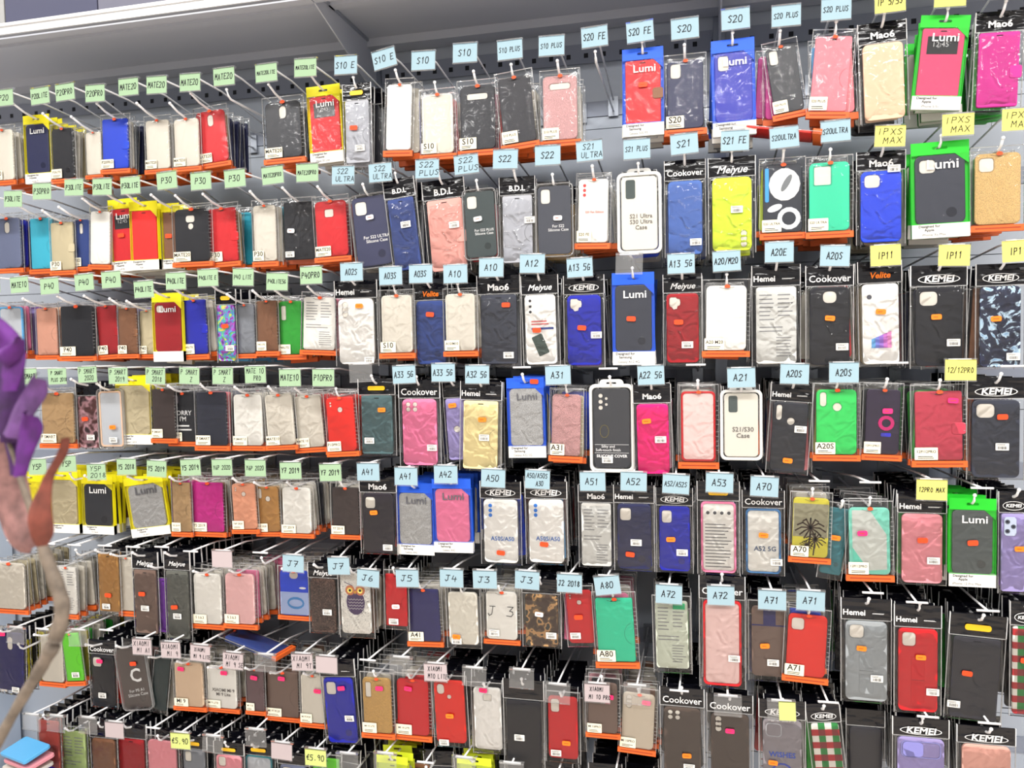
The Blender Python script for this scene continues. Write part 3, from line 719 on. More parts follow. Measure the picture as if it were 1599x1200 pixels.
def make_case(style, col, w, h, t, zc, yc, g=False, tx=None, detail=True):
    """-> [(part name, MB, [(subpart name, MB)])]; zc centre height, yc centre depth; front is -y"""
    rgb = C[col]; out = []; yf = yc - t / 2
    kind = 'glitter' if g or 'glit' in col else 'plastic'
    c = MB(); subs = []
    if style.startswith('b:'):
        cut = style[2:]; holes = holes_for(cut, w, h) if detail else []
        if cut == 'tri': holes = [[(-x, -z) for x, z in lp] for lp in holes]
        c.plate([rr(w, h, w * .13)] + holes, t, mat(rgb, kind), yc, 0, zc, .0016)
        if holes:
            s = MB()
            for lp in holes:
                qx = sum(q[0] for q in lp) / len(lp); qz = sum(q[1] for q in lp) / len(lp)
                s.plate([[(qx + (x - qx) * .985, qz + (z - qz) * .985) for x, z in lp]], .0008, mat((226, 220, 210), 'paper'), yf + .0011, 0, zc, .0002)
            subs.append(('insert_sheet', s))
            r = MB()
            for lp in holes:
                inner = [(p[0], p[1]) for p in lp]; cx = sum(p[0] for p in lp) / len(lp); cz = sum(p[1] for p in lp) / len(lp)
                outer = [(cx + (x - cx) * 1.13, cz + (z - cz) * 1.1) for x, z in lp]
                r.plate([outer, inner], .0007, mat(tuple(int(v * .85) for v in rgb), kind), yf - .0002, 0, zc, .0002)
            subs.append(('camera_rim', r))
        if cut == 'sqstand':
            s = MB(); s.plate([rr(w * .34, h * .58, w * .05)], .0012, mat(rgb, 'leather'), yf - .0002, 0, zc - h * .12, .0004); s.plate([rr(w * .34, .0012, .0003)], .0005, mat(tuple(int(v * .7) for v in rgb)), yf - .0009, 0, zc - h * .12, .0002)
            subs.append(('stand_flap', s))
        if cut == 'bars':
            s = MB(); s.box(-w * .16, w * .2, yf - .0006, yf, zc + h * .24, zc + h * .49, mat(C['indigo'])); s.box(-w * .49, w * .49, yf - .0006, yf, zc + h * .22, zc + h * .24, mat(C['indigo'])); subs.append(('camera_band', s))
        if cut in ('none', 'v') and g is False and detail and rgb[0] < 90:
            s = MB(); s.plate([ell(w * .11, w * .11)], .0006, mat(tuple(int(v * .8) for v in rgb), 'gloss'), yf - .0002, w * .22, zc - h * .34, .0002); subs.append(('finger_ring_mark', s))
    elif style in ('f', 'fc', 'fc2', 'fw'):
        c.plate([rr(w, h, w * .06)], t, mat(rgb, 'leather'), yc, 0, zc, .0014)
        dk = mat(tuple(int(v * .72) for v in rgb), 'leather')
        if detail:
            c.plate([rr(w * .16, .0022, .001)], .0006, mat((20, 20, 24), 'matte'), yf - .0001, 0, zc + h * .455, .0002)
        if style == 'f' and detail:
            s = MB(); pts = [(w * .5 - w * .26 * math.cos(a), zc - h * .06 + w * .3 * math.sin(a)) for a in [math.radians(v) for v in range(-70, 71, 14)]]
            s.stroke(pts, .0009, dk, yf - .0002); subs.append(('flap_seam', s))
        if style in ('fc', 'fc2'):
            s = MB(); s.plate([rr(w * .3, h * .17, w * .06)], .0022, mat(rgb if style == 'fc' else C['brown'], 'leather'), yf - .0006, w * .42, zc - h * .04); subs.append(('clasp', s))
        if style == 'fw':
            s = MB(); s.box(-w * .36, w * .36, yf - .0006, yf, zc + h * .12, zc + h * .38, mat((42, 44, 48), 'gloss'))
            s.text('12:45', .011 * w / .06, mat((190, 190, 190), 'ink'), -w * .05, zc + h * .26, yf - .0008); subs.append(('screen_window', s))
    elif style in ('cl', 'clw', 'cs3', 'photo', 'pic', 'b3', 'cat', 'owl', 'palm', 'diag', 'sorry', 'ring', 'wallet', 'iph', 'print2', 'shield') or style.startswith('print:'):
        base = mat(rgb, 'plastic')
        if style.startswith('print:'): base = mat(rgb, style[6:])
        if style == 'owl': base = mat(rgb, 'doodle')
        if style == 'cat': base = mat((30, 36, 50))
        if style == 'palm': base = mat((206, 196, 60))
        c.plate([rr(w, h, w * .12)], t, base, yc, 0, zc, .0014)
        y = yf - .0003
        s = MB()
        if style == 'cl' and detail: s.plate([rr(w * .97, h * .985, w * .12), rr(w * .88, h * .94, w * .1)], .0008, mat(tuple(min(255, int(v * 1.04)) for v in rgb), 'gloss'), yf, 0, zc, .0003); subs.append(('rim', s))
        if style == 'clw': s.plate([rr(w * .27, h * .26, w * .06)], .0008, mat((72, 84, 82), 'gloss'), y, -w * .24, zc + h * .33, .0003); subs.append(('camera_window', s))
        if style in ('cs3', 'b3'):
            cc = (214, 60, 60) if style == 'cs3' else (30, 120, 214)
            for k in range(3): s.plate([ell(w * .055, w * .055)], .0008, mat(cc), y, -w * .3, zc + h * (.4 - .075 * k), .0002)
            subs.append(('camera_opening', s))
        if style == 'photo':
            for k in range(3): s.plate([ell(w * .045, w * .045)], .0008, mat((40, 40, 44)), y, -w * .32, zc + h * (.42 - .08 * k), .0002)
            s.plate([rr(w * .36, h * .3, w * .04)], .0008, mat((74, 88, 82), 'gloss'), y, -w * .02, zc - h * .22, .0003, rot=-22)
            s.box(-w * .3, w * .42, y - .0002, y, zc + .0, zc + h * .03, mat((52, 70, 140), 'ink')); s.lines(-w * .3, w * .3, zc + h * .06, zc + h * .14, 2, mat((206, 96, 96), 'ink'), y - .0002)
            subs.append(('printed_picture', s))
        if style == 'pic':
            s.plate([ell(w * .07, w * .07)], .0008, mat((80, 80, 90)), y, -w * .3, zc + h * .34, .0002)
            for k in range(5): s.add([(-w * .26 + w * .11 * k, y - .0002, zc - h * .3), (-w * .26 + w * .11 * (k + 1), y - .0002, zc - h * .3), (-w * .26 + w * .11 * (k + 1), y - .0002, zc - h * (.17 - .02 * k)), (-w * .26 + w * .11 * k, y - .0002, zc - h * (.19 - .02 * k))], [(0, 1, 2, 3)], mat([(110, 170, 220), (130, 140, 220), (160, 120, 210), (200, 120, 200), (220, 140, 190)][k], 'ink'))
            subs.append(('printed_picture', s))
        if style == 'cat':
            s.plate([ell(w * .4, h * .24)], .0008, mat((240, 240, 238)), y, w * .05, zc + h * .2, .0002); s.plate([ell(w * .08, h * .14)], .0008, mat((120, 124, 128)), y - .0008, w * .1, zc + h * .22, .0002, rot=30)
            s.plate([rr(w * .1, h * .5, w * .04)], .0008, mat((60, 160, 230)), y - .0004, -w * .4, zc + h * .2, .0002)
            s.plate([ell(w * .3, w * .3), ell(w * .18, w * .18)], .0008, mat((230, 234, 238)), y, w * .16, zc - h * .3, .0002)
            s.plate([ell(w * .2, h * .05)], .0008, mat((230, 234, 238)), y, -w * .2, zc - h * .14, .0002, rot=-20); subs.append(('printed_picture', s))
        if style == 'owl':
            pu = mat((86, 66, 104), 'ink'); wh = mat((240, 238, 232), 'ink'); cz_ = zc + h * .02
            s.plate([ell(w * .31, h * .21)], .0006, pu, y, 0, cz_, .0002)
            for k in range(4):
                for i in range(5): s.stroke([(-w * .24 + w * .1 * i, cz_ + h * (.06 - .05 * k)), (-w * .19 + w * .1 * i, cz_ + h * (.035 - .05 * k)), (-w * .14 + w * .1 * i, cz_ + h * (.06 - .05 * k))], .0009, wh, y - .0007)
            for sx in (-1, 1):
                s.plate([ell(w * .16, w * .16)], .0006, mat((206, 130, 90), 'ink'), y - .0004, sx * w * .17, cz_ + h * .2, .0002); s.plate([ell(w * .09, w * .09)], .0006, mat((250, 226, 120), 'ink'), y - .001, sx * w * .17, cz_ + h * .2, .0002); s.plate([ell(w * .04, w * .04)], .0006, mat((30, 26, 40), 'ink'), y - .0015, sx * w * .17, cz_ + h * .2, .0002)
                s.stroke([(sx * w * .1, cz_ + h * .28), (sx * w * .34, cz_ + h * .33)], .0018, pu, y - .0005)
            s.add([(-w * .05, y - .0012, cz_ + h * .19), (w * .05, y - .0012, cz_ + h * .19), (0, y - .0012, cz_ + h * .13)], [(0, 2, 1)], mat((226, 170, 60), 'ink')); subs.append(('owl_picture', s))
        if style == 'palm':
            br = mat((62, 44, 30), 'ink'); s.box(-w * .49, w * .49, y - .0001, y + .0003, zc - h * .16, zc + h * .4, mat((150, 146, 120), 'ink'))
            for cx_, cz_, q in ((0, 0, 1), (w * .14, -h * .2, .7), (-w * .1, -h * .3, .5)):
                for a in range(0, 360, 30):
                    r = w * .42 * q * (1 if a < 200 else .8); aa = math.radians(a)
                    s.stroke([(cx_, zc + cz_), (max(-w * .48, min(w * .48, cx_ + r * .6 * math.cos(aa))), zc + cz_ + r * .66 * math.sin(aa)), (max(-w * .48, min(w * .48, cx_ + r * math.cos(aa))), zc + cz_ + r * .8 * math.sin(aa) - r * .25)], .0034 * q, br, y - .0004)
                s.stroke([(cx_, zc + cz_), (cx_ - w * .04, zc - h * .46)], .003, br, y - .0003)
            subs.append(('palm_picture', s))
        if style == 'diag':
            s.add([(-w * .42, y, zc + h * .46), (w * .02, y, zc + h * .46), (w * .42, y, zc + h * .1), (w * .42, y, zc - h * .42), (-w * .42, y, zc - h * .46)], [(0, 4, 3, 2, 1)], mat((202, 206, 200), 'gloss'))
            s.add([(-w * .42, y - .0002, zc - h * .1), (0, y - .0002, zc - h * .46), (-w * .42, y - .0002, zc - h * .46)], [(0, 2, 1)], mat((110, 214, 190))); subs.append(('clear_panel', s))
        if style == 'sorry':
            s.plate([rr(w * .2, h * .18, w * .08)], .0007, mat((150, 140, 150)), y, -w * .26, zc + h * .36, .0002); s.text("SORRY\nI'M", w * .22, LOGO, 0, zc + h * .02, y - .0006, .01); s.lines(-w * .3, w * .4, zc - h * .3, zc - h * .14, 2, LOGO, y - .0004, .4)
            subs.append(('printed_slogan', s))
        if style == 'ring':
            s.plate([ell(w * .24, w * .24), ell(w * .13, w * .13)], .003, mat((170, 40, 96), 'gloss'), y - .001, w * .1, zc - h * .02, .0006); s.plate([rr(w * .3, w * .12, w * .04)], .002, mat((54, 52, 170), 'gloss'), y - .001, w * .1, zc - h * .2, .0005); subs.append(('finger_ring', s))
        if style == 'wallet':
            s.box(-w * .49, w * .49, y - .0002, y + .0004, zc - h * .48, zc + h * .02, mat((160, 176, 214))); s.plate([rr(w * .3, h * .16, w * .12)], .0008, mat((206, 196, 186)), y - .0004, 0, zc + h * .4, .0002)
            s.plate([ell(w * .3, w * .2), ell(w * .24, w * .12)], .0006, mat((60, 130, 190)), y - .0005, w * .05, zc - h * .22, .0002); s.plate([ell(w * .12, h * .025)], .0006, mat((226, 226, 226)), y - .0004, w * .3, zc + h * .12, .0002); subs.append(('card_pocket', s))
        if style == 'iph':
            s.plate([rr(w * .5, h * .24, w * .12)], .002, mat((176, 186, 206), 'gloss'), y - .0008, -w * .14, zc + h * .34, .0006)
            for dx, dz in ((-.26, .4), (-.26, .28), (-.02, .34)): s.plate([ell(w * .1, w * .1), ell(w * .07, w * .07)], .0012, mat((60, 66, 80), 'gloss'), y - .0022, w * dx, zc + h * dz, .0003); s.plate([ell(w * .06, w * .06)], .001, mat((30, 34, 44), 'gloss'), y - .0022, w * dx, zc + h * dz, .0003)
            subs.append(('camera_ring', s))
        if style == 'print2':
            s.plate([rr(w * .42, h * .2, w * .1), rr(w * .36, h * .175, w * .08)], .0012, mat((170, 170, 176), 'gloss'), y, -w * .22, zc + h * .34, .0003); s.plate([ell(w * .3, w * .3), ell(w * .25, w * .25)], .0006, mat((60, 80, 180)), y, .0, zc - h * .3, .0002); subs.append(('printed_picture', s))
        if style == 'shield':
            s.plate([rr(w * .86, h * .24, w * .1), rr(w * .8, h * .215, w * .09)], .002, mat((120, 118, 170)), y - .0006, 0, zc + h * .33, .0006); s.plate([rr(w * .44, h * .21, w * .09)], .002, mat((136, 134, 204)), y - .0008, -w * .17, zc + h * .33, .0006); subs.append(('sliding_lens_cover', s))
    elif style in ('fr', 'fr2', 'paperf'):
        c.plate([rr(w, h, w * .13), rr(w * .88, h * .94, w * .1)], t, mat(rgb), yc, 0, zc, .0014)
        inner = (238, 206, 202) if style == 'fr' and rgb[0] > 180 else (206, 210, 214)
        if style == 'fr' and col in ('teal', 'peach', 'lightblue'): inner = (186, 190, 196)
        if style != 'fr': inner = (228, 226, 220)
        s = MB(); s.plate([rr(w * .885, h * .945, w * .1)], t * .5, mat(inner, 'plastic' if style == 'fr' else 'paper'), yc + t * .1, 0, zc, .0006); subs.append(('back_panel', s))
        if style == 'paperf':
            s.lines(-w * .38, w * .4, zc - h * .44, zc + h * .2, 14, mat((110, 110, 112), 'ink'), yc - t * .15 - .0002, .3)
            for k in range(4): s.plate([ell(w * .05, w * .05)], .0004, mat((80, 80, 84), 'ink'), yc - t * .15 - .0002, w * (-.3 + .2 * k), zc + h * .34, .0001)
    elif style == 'paper':
        c.plate([rr(w, h, w * .08)], t, mat(rgb, 'paper'), yc, 0, zc, .001)
        s = MB(); g_ = mat((140, 140, 142), 'ink')
        for x0, x1, z0, z1, n in ((-.42, -.04, .05, .42, 7), (.04, .42, .1, .42, 6), (-.42, .3, -.1, .0, 2), (.0, .42, -.42, -.14, 7)):
            s.lines(w * x0, w * x1, zc + h * z0, zc + h * z1, n, g_, yf - .0003, .28)
        if col == 'greenish': s.box(w * .05, w * .42, yf - .0006, yf - .0002, zc + h * .38, zc + h * .47, mat((60, 190, 130), 'ink'))
        subs.append(('small_print', s))
    if tx:
        s = MB(); col_t = LOGO if sum(rgb) < 300 else mat((110, 104, 100), 'ink')
        if style == 'b3': col_t = mat((50, 110, 190), 'ink')
        if style == 'cs3': col_t = mat((206, 120, 110), 'ink')
        if style == 'fr2': col_t = mat((60, 84, 120), 'ink')
        y = (yc - t * .15 if style == 'fr2' else yf) - .0012
        if tx == 'J 3': s.hand('J 3', 0, zc + h * .08, w * .9, h * .3, INK, y, .0016)
        elif tx == 'WISHES': s.text('WISHES', w * .2, mat((60, 90, 190), 'ink'), 0, zc - h * .02, y, .02)
        elif tx.startswith("C~"): s.text('C', w * .6, LOGO, w * .1, zc + h * .04, y, .02); s.text('For MI A1\nSilicone Case', w * .14, LOGO, w * .08, zc - h * .24, y, 0, 0, -6)
        elif tx.startswith('SORRY'): s = None
        else:
            ls = tx.split('~'); n = max(len(l) for l in ls)
            s.text('\n'.join(ls), min(w * 1.5 / n, w * .2) if style != 'b3' else w * .17, col_t, w * .05 if not tx.startswith('For') else w * .12, zc + (h * -.02 if style == 'cs3' else -h * .12), y, .012)
        if s: subs.append(('printed_text', s))
    out.append(('phone_case', c, subs)); return out
def header_logo(hd, w, hh, y, orange=False):
    s = MB(); m = mat((240, 120, 20), 'ink') if orange else LOGO; z = -hh * .68
    if hd == 'KEMEI':
        s.text('KEMEI', w * .17, m, 0, z, y, .03, .15, 0, 1.15); s.plate([ell(w * .37, hh * .22, 0, 0, 24), ell(w * .35, hh * .195, 0, 0, 24)], .0004, m, y, 0, z, .0001)
    elif hd == 'Cookover': s.text('Cookover', w * .21, m, 0, z, y, .012)
    elif hd == 'Meiyue': s.text('Meiyue', w * .22, m, 0, z, y, .015, .35)
    elif hd == 'Hemei': s.text('Hemei', w * .17, m, -w * .24, z, y, .025); s.lines(w * .12, w * .38, z - .002, z + .001, 2, m, y, .5)
    elif hd == 'MaoO': s.text('Mao6', w * .2, m, 0, z, y, .03, 0, 0, 1.1)
    else: s.text(hd, w * .2, m, 0, z, y, .03, .2 if orange else 0)
    return s
def make_pack(pk, w, h, detail=True, seed=0):
    """all parts of one hanging pack, local origin at the middle of its top edge"""
    kind, style, col, o = pk['kind'], pk['style'], pk['col'], pk['o']
    T = .0105; parts = []; g = 'g' in o; tx = o.get('tx') if detail else None; yF = -T / 2 - .0016
    hole = [rr(w * .26, .006, .003, 0, 0)]
    if kind == 'OB':
        cw, ch, zt = w * .84, h * .83, h * .085
        parts += make_case(style, col, cw, ch, .0062, -zt - ch / 2, 0, g, tx, detail)
        s = MB(); v0 = h * .075
        s.box(-w * .5, w * .5, -T / 2 - .0004, T / 2 + .0004, -h, -h + v0, ORANGE)
        if detail: s.lines(-w * .42, w * .42, -h + v0 * .25, -h + v0 * .8, 1, OINK, -T / 2 - .0007, .3, False)
        parts.append(('orange_base_card', s, []))
        bg = pouch(w, h - .001, T, False, seed)
        if detail:
            for k in range(11): zz = -h * (.2 + .055 * k + (.03 if k > 5 else 0)); bg.box(w * .435, w * .495, -T / 2 - .0002, -T / 2 + .0002, zz - .0004, zz + .0004, SEAL)
        parts.append(('clear_bag', bg, []))
        if detail:
            s = MB(); s.plate([ell(w * .06, w * .04)], .0004, mat((240, 86, 40), 'ink'), yF, w * .02, -zt - .002, .0001)
            s.stroke([(-w * .15, -zt - .004), (-w * .05, -zt - .007), (w * .16, -zt - .004)], .0008, mat((70, 60, 58), 'ink'), yF - .0003); parts.append(('brand_mark', s, []))
        if o.get('st') and detail:
            s = MB(); sw, sh = max(w * .42, min(w * .42, .032)), h * .15; cx, cz = -w * .24, -h * .835
            s.plate([rr(sw, sh, .0015, cx, cz)], .0004, CREAM, yF, 0, 0, .0001, 0)
            t_ = o['st']; s.text(t_, min(sh * .72, sw * 1.62 / max(len(t_), 2)), INK, cx, cz + sh * .16, yF - .0004, .015)
            s.lines(cx - sw * .36, cx + sw * .36, cz - sh * .42, cz - sh * .16, 2, INK, yF - .0004, .4); parts.append(('size_sticker', s, []))
    elif kind == 'PB':
        parts += make_case(style, col, w * .84, h * .86, .0065, -h * .5, 0, g, tx, detail)
        parts.append(('clear_bag', pouch(w, h, T, True, seed), []))
    elif kind == 'HB':
        hh = h * .2; cw, ch = w * .82, h * .76
        parts += make_case(style, col, cw, ch, .0068, -hh - ch / 2 - h * .015, 0, g, tx, detail)
        b = MB(); sheet(b, w, hh, -.001, .0016, BLACKH, seed); sheet(b, w, hh, .0016, .0014, BLACKH, seed + 1)
        b.box(-w * .5, -w * .485, -.0022, .0022, -hh, 0, LOGO); b.box(w * .485, w * .5, -.0022, .0022, -hh, 0, LOGO)
        subs = []
        if detail and o.get('hd'): subs.append(('printed_logo', header_logo(o['hd'], w, hh, -.0034, 'ho' in o)))
        if detail and 'hy' in o: s = MB(); s.plate([rr(w * .46, hh * .28, hh * .12)], .0006, mat((244, 190, 20) if o['hy'] == '1' else (240, 200, 40)), -.0034, 0, -hh * .6, .0002); subs.append(('yellow_badge', s))
        parts.append(('header_card', b, subs))
        bag = pouch(w, h - hh, T, True, seed)
        bag.v = [(x, y, z - hh) for x, y, z in bag.v]; parts.append(('clear_bag', bag, []))
    elif kind == 'LB':
        bc = mat(BX[o['bx']], 'card'); s = MB(); hh = h * .13; sh = h * .15
        s.box(-w * .5, w * .5, .002, T / 2 + .001, -h, -hh, bc)
        s.box(-w * .5, -w * .5 + .0008, -T / 2, .002, -h, -hh, bc); s.box(w * .5 - .0008, w * .5, -T / 2, .002, -h, -hh, bc)
        s.plate([[(-w / 2, 0), (-w / 2, -hh), (w * .25, -hh), (w / 2, -hh * 1.9), (w / 2, 0)], rr(w * .26, .0055, .0025, 0, -hh * .5)], .0012, bc, -T / 2 + .0006, 0, 0, .0002)
        parts.append(('box_tray', s, []))
        ps = make_case(style, col, w * .86, h * .72, .006, -hh - h * .365, -.0012, g, tx, detail)
        if detail and style not in ('cl', 'f') or col == 'slate':
            lg = MB(); lg.text('Lumi', w * .25, mat((90, 90, 96), 'ink') if sum(C[col]) > 500 else LOGO, w * .04, -h * .24, -T / 2 - .0022, .012, 0, 0, 1.15); ps[0][2].append(('printed_logo', lg))
        parts += ps
        b = MB(); b.box(-w * .5, w * .5, -T / 2 - .0006, T / 2 + .0012, -h, -h + sh, WHITE)
        if detail and o.get('sub'):
            a, *r = o['sub'].split('~'); b.text('Designed for\n' + a, h * .04, INK, -w * .2, -h + sh * .68, -T / 2 - .001, .02)
            if r: b.text(r[0], h * .038, mat((90, 90, 90), 'ink'), -w * .12, -h + sh * .22, -T / 2 - .001)
            b.box(-w * .5, w * .5, -T / 2 - .0009, -T / 2 - .0005, -h + sh * .96, -h + sh, bc)
        parts.append(('white_base_label', b, []))
        f = MB(); sheet(f, w * .98, h - hh - sh, -T / 2 - .0002, .0003, FILM, seed, 0, -hh); parts.append(('clear_window', f, []))
    elif kind in ('CS', 'WB'):
        rim = mat((226, 226, 222), 'gloss') if (kind == 'WB' or col in ('whiteclear',)) else None
        cw, ch = (w * .8, h * .86) if rim else (w * .87, h * .88)
        parts += make_case(style, col, cw, ch, .0058, -h * .52, 0, g, tx if kind == 'CS' else None, detail)
        s = MB()
        s.plate([rr(w, h * .96, w * .14, 0, -h * .52), rr(w * (.86 if rim else .93), h * (.88 if rim else .92), w * .1, 0, -h * .52)], T, rim or RIM, 0, 0, 0, .002, 0)
        s.plate([rr(w * .55, h * .1, w * .1, 0, -h * .04), rr(w * .22, .005, .002, 0, -h * .035)], .0016, rim or SHELL, .003, 0, 0, .0003)
        parts.append(('shell_frame', s, []))
        f = MB(); f.plate([rr(w * (.87 if rim else .92), h * (.89 if rim else .91), w * .1)], .0007, SHELL, -T / 2 + .0006, 0, -h * .52, .0002); parts.append(('clear_window', f, []))
        if kind == 'WB':
            s = MB(); s.text('Silky and\nSoft-touch finish', w * .085, LOGO, -w * .08, -h * .735, yF); s.text('SILICONE COVER', w * .088, LOGO, 0, -h * .82, yF, .02)
            for z in (-.695, -.785): s.box(-w * .38, w * .38, yF, yF + .0004, h * z - .0003, h * z + .0003, LOGO)
            s.stroke([(-w * .16 + w * .1 * math.sin(a), -h * .55 + h * .07 * math.cos(a)) for a in [k * .7 for k in range(10)]], .001, mat((120, 110, 60), 'ink'), yF); parts.append(('printed_front', s, []))
    if detail and o.get('pr'):
        pc, q = o['pr'].split('@'); fx, fy = map(float, q.split(',')); s = MB(); x, z = (fx - .5) * w, -fy * h
        s.plate([rr(.021, .0115, .0035)], .0005, mat(PR[pc], 'card'), yF - .0014, x, z, .0001, random.Random(seed).uniform(-6, 6))
        s.lines(x - .006, x + .006, z - .002, z + .002, 1, mat((190, 80, 20), 'ink'), yF - .0019, .4); parts.append(('price_sticker', s, []))
    if detail and o.get('bc'):
        fx, fy = map(float, o['bc'].split(',')); x, z = (fx - .5) * w, -fy * h; s = MB(); sw, sh = .026, .0155
        s.plate([rr(sw, sh, .001)], .0005, WHITE, yF - .0008, x, z, .0001)
        s.lines(x - sw * .4, x + sw * .4, z + sh * .12, z + sh * .42, 2, INK, yF - .0013, .35); s.bars(x - sw * .34, x + sw * .34, z - sh * .36, z + sh * .05, 13, INK, yF - .0013); parts.append(('barcode_sticker', s, []))
    return parts
KN = {'OB': ('bagged_phone_case', 'orange-based bag', 'bagged phone cases hanging in row'), 'PB': ('bagged_phone_case', 'clear bag', 'bagged phone cases hanging in row'), 'HB': ('header_bag_phone_case', 'black-topped bag', 'black-topped bags hanging in row'),
      'LB': ('boxed_phone_case', 'box', 'boxed phone cases hanging in row'), 'CS': ('blister_phone_case', 'clear shell', 'blister packs hanging in row'), 'WB': ('boxed_phone_case', 'white framed box', 'boxed phone cases hanging in row')}
SN = {'f': 'folio case', 'fc': 'clasped folio case', 'fc2': 'clasped folio case', 'fw': 'window folio case', 'cl': 'soft case', 'clw': 'soft case', 'fr': 'framed case', 'fr2': 'framed case', 'paper': 'printed insert', 'paperf': 'framed printed insert', 'owl': 'owl-print case', 'palm': 'palm-print case',
      'cat': 'patterned case', 'photo': 'printed case', 'pic': 'printed case', 'sorry': 'slogan case', 'ring': 'ring case', 'wallet': 'pocket case', 'diag': 'diagonal case', 'shield': 'lens-cover case', 'print:marble': 'marbled case', 'print:camo': 'camouflage case', 'print:floral': 'floral case', 'print:plaid': 'checked case', 'print:rainbow': 'case', 'print:portrait': 'printed case'}
ONES = ['', 'first', 'second', 'third', 'fourth', 'fifth', 'sixth', 'seventh', 'eighth', 'ninth', 'tenth', 'eleventh', 'twelfth', 'thirteenth', 'fourteenth', 'fifteenth', 'sixteenth', 'seventeenth', 'eighteenth', 'nineteenth', 'twentieth', 'twenty-first', 'twenty-second', 'twenty-third', 'twenty-fourth', 'twenty-fifth', 'twenty-sixth', 'twenty-seventh', 'twenty-eighth', 'twenty-ninth', 'thirtieth']
ROWN = ['', 'one', 'two', 'three', 'four', 'five', 'six', 'seven', 'eight']
YTAG, YBACK = 1.85, 2.262
packs = []
for ln in PACKS.strip().split('\n'):
    r, bb, kind, style, col, *rest = ln.split('|')
    o = {}
    for kv in (rest[0].split(';') if rest and rest[0] else []):
        k, _, v = kv.partition('='); o[k] = v
    x0, x1, y0, y1 = map(float, bb.split(','))
    packs.append(dict(row=int(r), x0=x0, x1=x1, y0=y0, y1=y1, kind=kind, style=style, col=col, o=o))
hooks = []
for ln in HOOKS.strip().split('\n'):
    r, x, y, c, t, *rest = ln.split('|')
    hooks.append(dict(row=int(r), x=float(x), y=float(y), c=c, t=t, rot=float(rest[0]) if rest else None, used=False))
SLOT = .0135
seen = {}
stuffspec = []; behind = []
n_front = len(packs)
for row in range(1, 9):
    ps = sorted([p for p in packs if p['row'] == row], key=lambda p: p['x0'] + p['x1'])
    for i, p in enumerate(ps):
        p['ord'] = i + 1
        base = YTAG + .026 + (.05 if row <= 3 and p['x1'] < 560 else .0) + (.03 if row in (4, 5, 6, 7) and p['x1'] < 560 else 0)
        p['Y'] = base + (i % 2) * SLOT + (.0 if p['kind'] != 'LB' else .0)
        cx, cy = (p['x0'] + p['x1']) / 2, (p['y0'] + p['y1']) / 2
        a, b = at(p['x0'], cy, p['Y']), at(p['x1'], cy, p['Y'])
        top, bot = at(cx, p['y0'], p['Y']), at(cx, p['y1'], p['Y'])
        p['w'] = (b.x - a.x); p['h'] = top.z - bot.z; p['t'] = float(p['o'].get('t', 0))
        tt = math.radians(abs(p['t'])); wr = p['w'] * .97
        if tt: wr = max(wr - p['h'] * math.sin(tt) * .75, wr * .78)
        p['w'] = wr; p['h'] -= wr * math.sin(tt) * .3
        p['loc'] = Vector(((a.x + b.x) / 2 - math.sin(math.radians(-p['t'])) * p['h'] * .5 * -1 * -1, p['Y'], top.z))
        best = None
        for hk in hooks:
            if hk['row'] == row and not hk['used']:
                q = at(hk['x'], hk['y'], YTAG); d = abs(q.x - p['loc'].x)
                if d < .075 and (best is None or d < best[0]): best = (d, hk)
        if best: best[1]['used'] = True; best[1]['pack'] = p; p['hook'] = best[1]
# ---------------------------------------------------------------- packs
def place(p, Y, w, h, dx, dz, rot, name, label, group, pk, detail, seed):
    e = empty(name, (p['loc'].x + dx, Y, p['loc'].z + dz), (0, math.radians(rot), 0))
    tag(e, label, 'phone case', group)
    for pn, mb, subs in make_pack(pk, w, h, detail, seed):
        q = mb.build(pn, e)
        for sn, sm in subs: sm.build(sn, q)
    return e
budget = 300 - n_front
order = sorted(packs, key=lambda p: -p['w'] * p['h'])
jobs = []
for p in packs:
    p['bk'] = p['o'].get('bk', '').split(',') if p['o'].get('bk') else []
    while len(p['bk']) < 6: p['bk'].append(random.choice(p['bk'][:3] + ['black' if p['kind'] == 'HB' else 'clear']))
def dressed(p, k):
    c = p['bk'][k]; kind = p['kind']; o = {}
    if kind in ('CS', 'WB', 'PB'): kind = 'HB' if p['row'] > 3 or p['x1'] > 600 else 'OB'
    if kind == 'LB':
        o['bx'] = p['o']['bx']
        if c in BX: o['bx'] = c; c = 'clear'
    st = 'cl' if c in ('clear', 'white', 'beige') else random.choice(['b:none', 'f', 'b:none'])
    return dict(kind=kind, style=st, col=c, o=o)
for p in packs:
    kn = KN[p['kind']]; color = CN.get(p['col'], p['col']); sn = SN.get(p['style'], 'back case')
    boxc = (p['o'].get('bx') + ' ') if p['kind'] == 'LB' else ''
    where = '%s from left in row %s' % (ONES[p['ord']], ROWN[p['row']])
    p['where'] = where
    label = '%s %s in %s%s, %s' % (color, sn, boxc, kn[1], where)
    place(p, p['Y'], p['w'], p['h'], 0, 0, p['t'], kn[0], label, kn[2] + ' ' + ROWN[p['row']], p, True, p['ord'] * 7 + p['row'])
far = []
for p in packs:
    for k in range(1, (12 if p['kind'] == 'HB' and p['row'] > 1 else 6 if p['row'] == 1 else 8)):
        pk = dressed(p, (k - 1) % 6); j = random.Random(p['ord'] * 31 + p['row'] * 7 + k)
        far.append((k, -p['w'] * p['h'], p['ord'], p['row'], p, pk, j.uniform(-.008, .008), j.uniform(-.006, .003), j.uniform(-4, 4)))
far.sort(key=lambda f: f[:4])
stuff = MB(); nb = 0
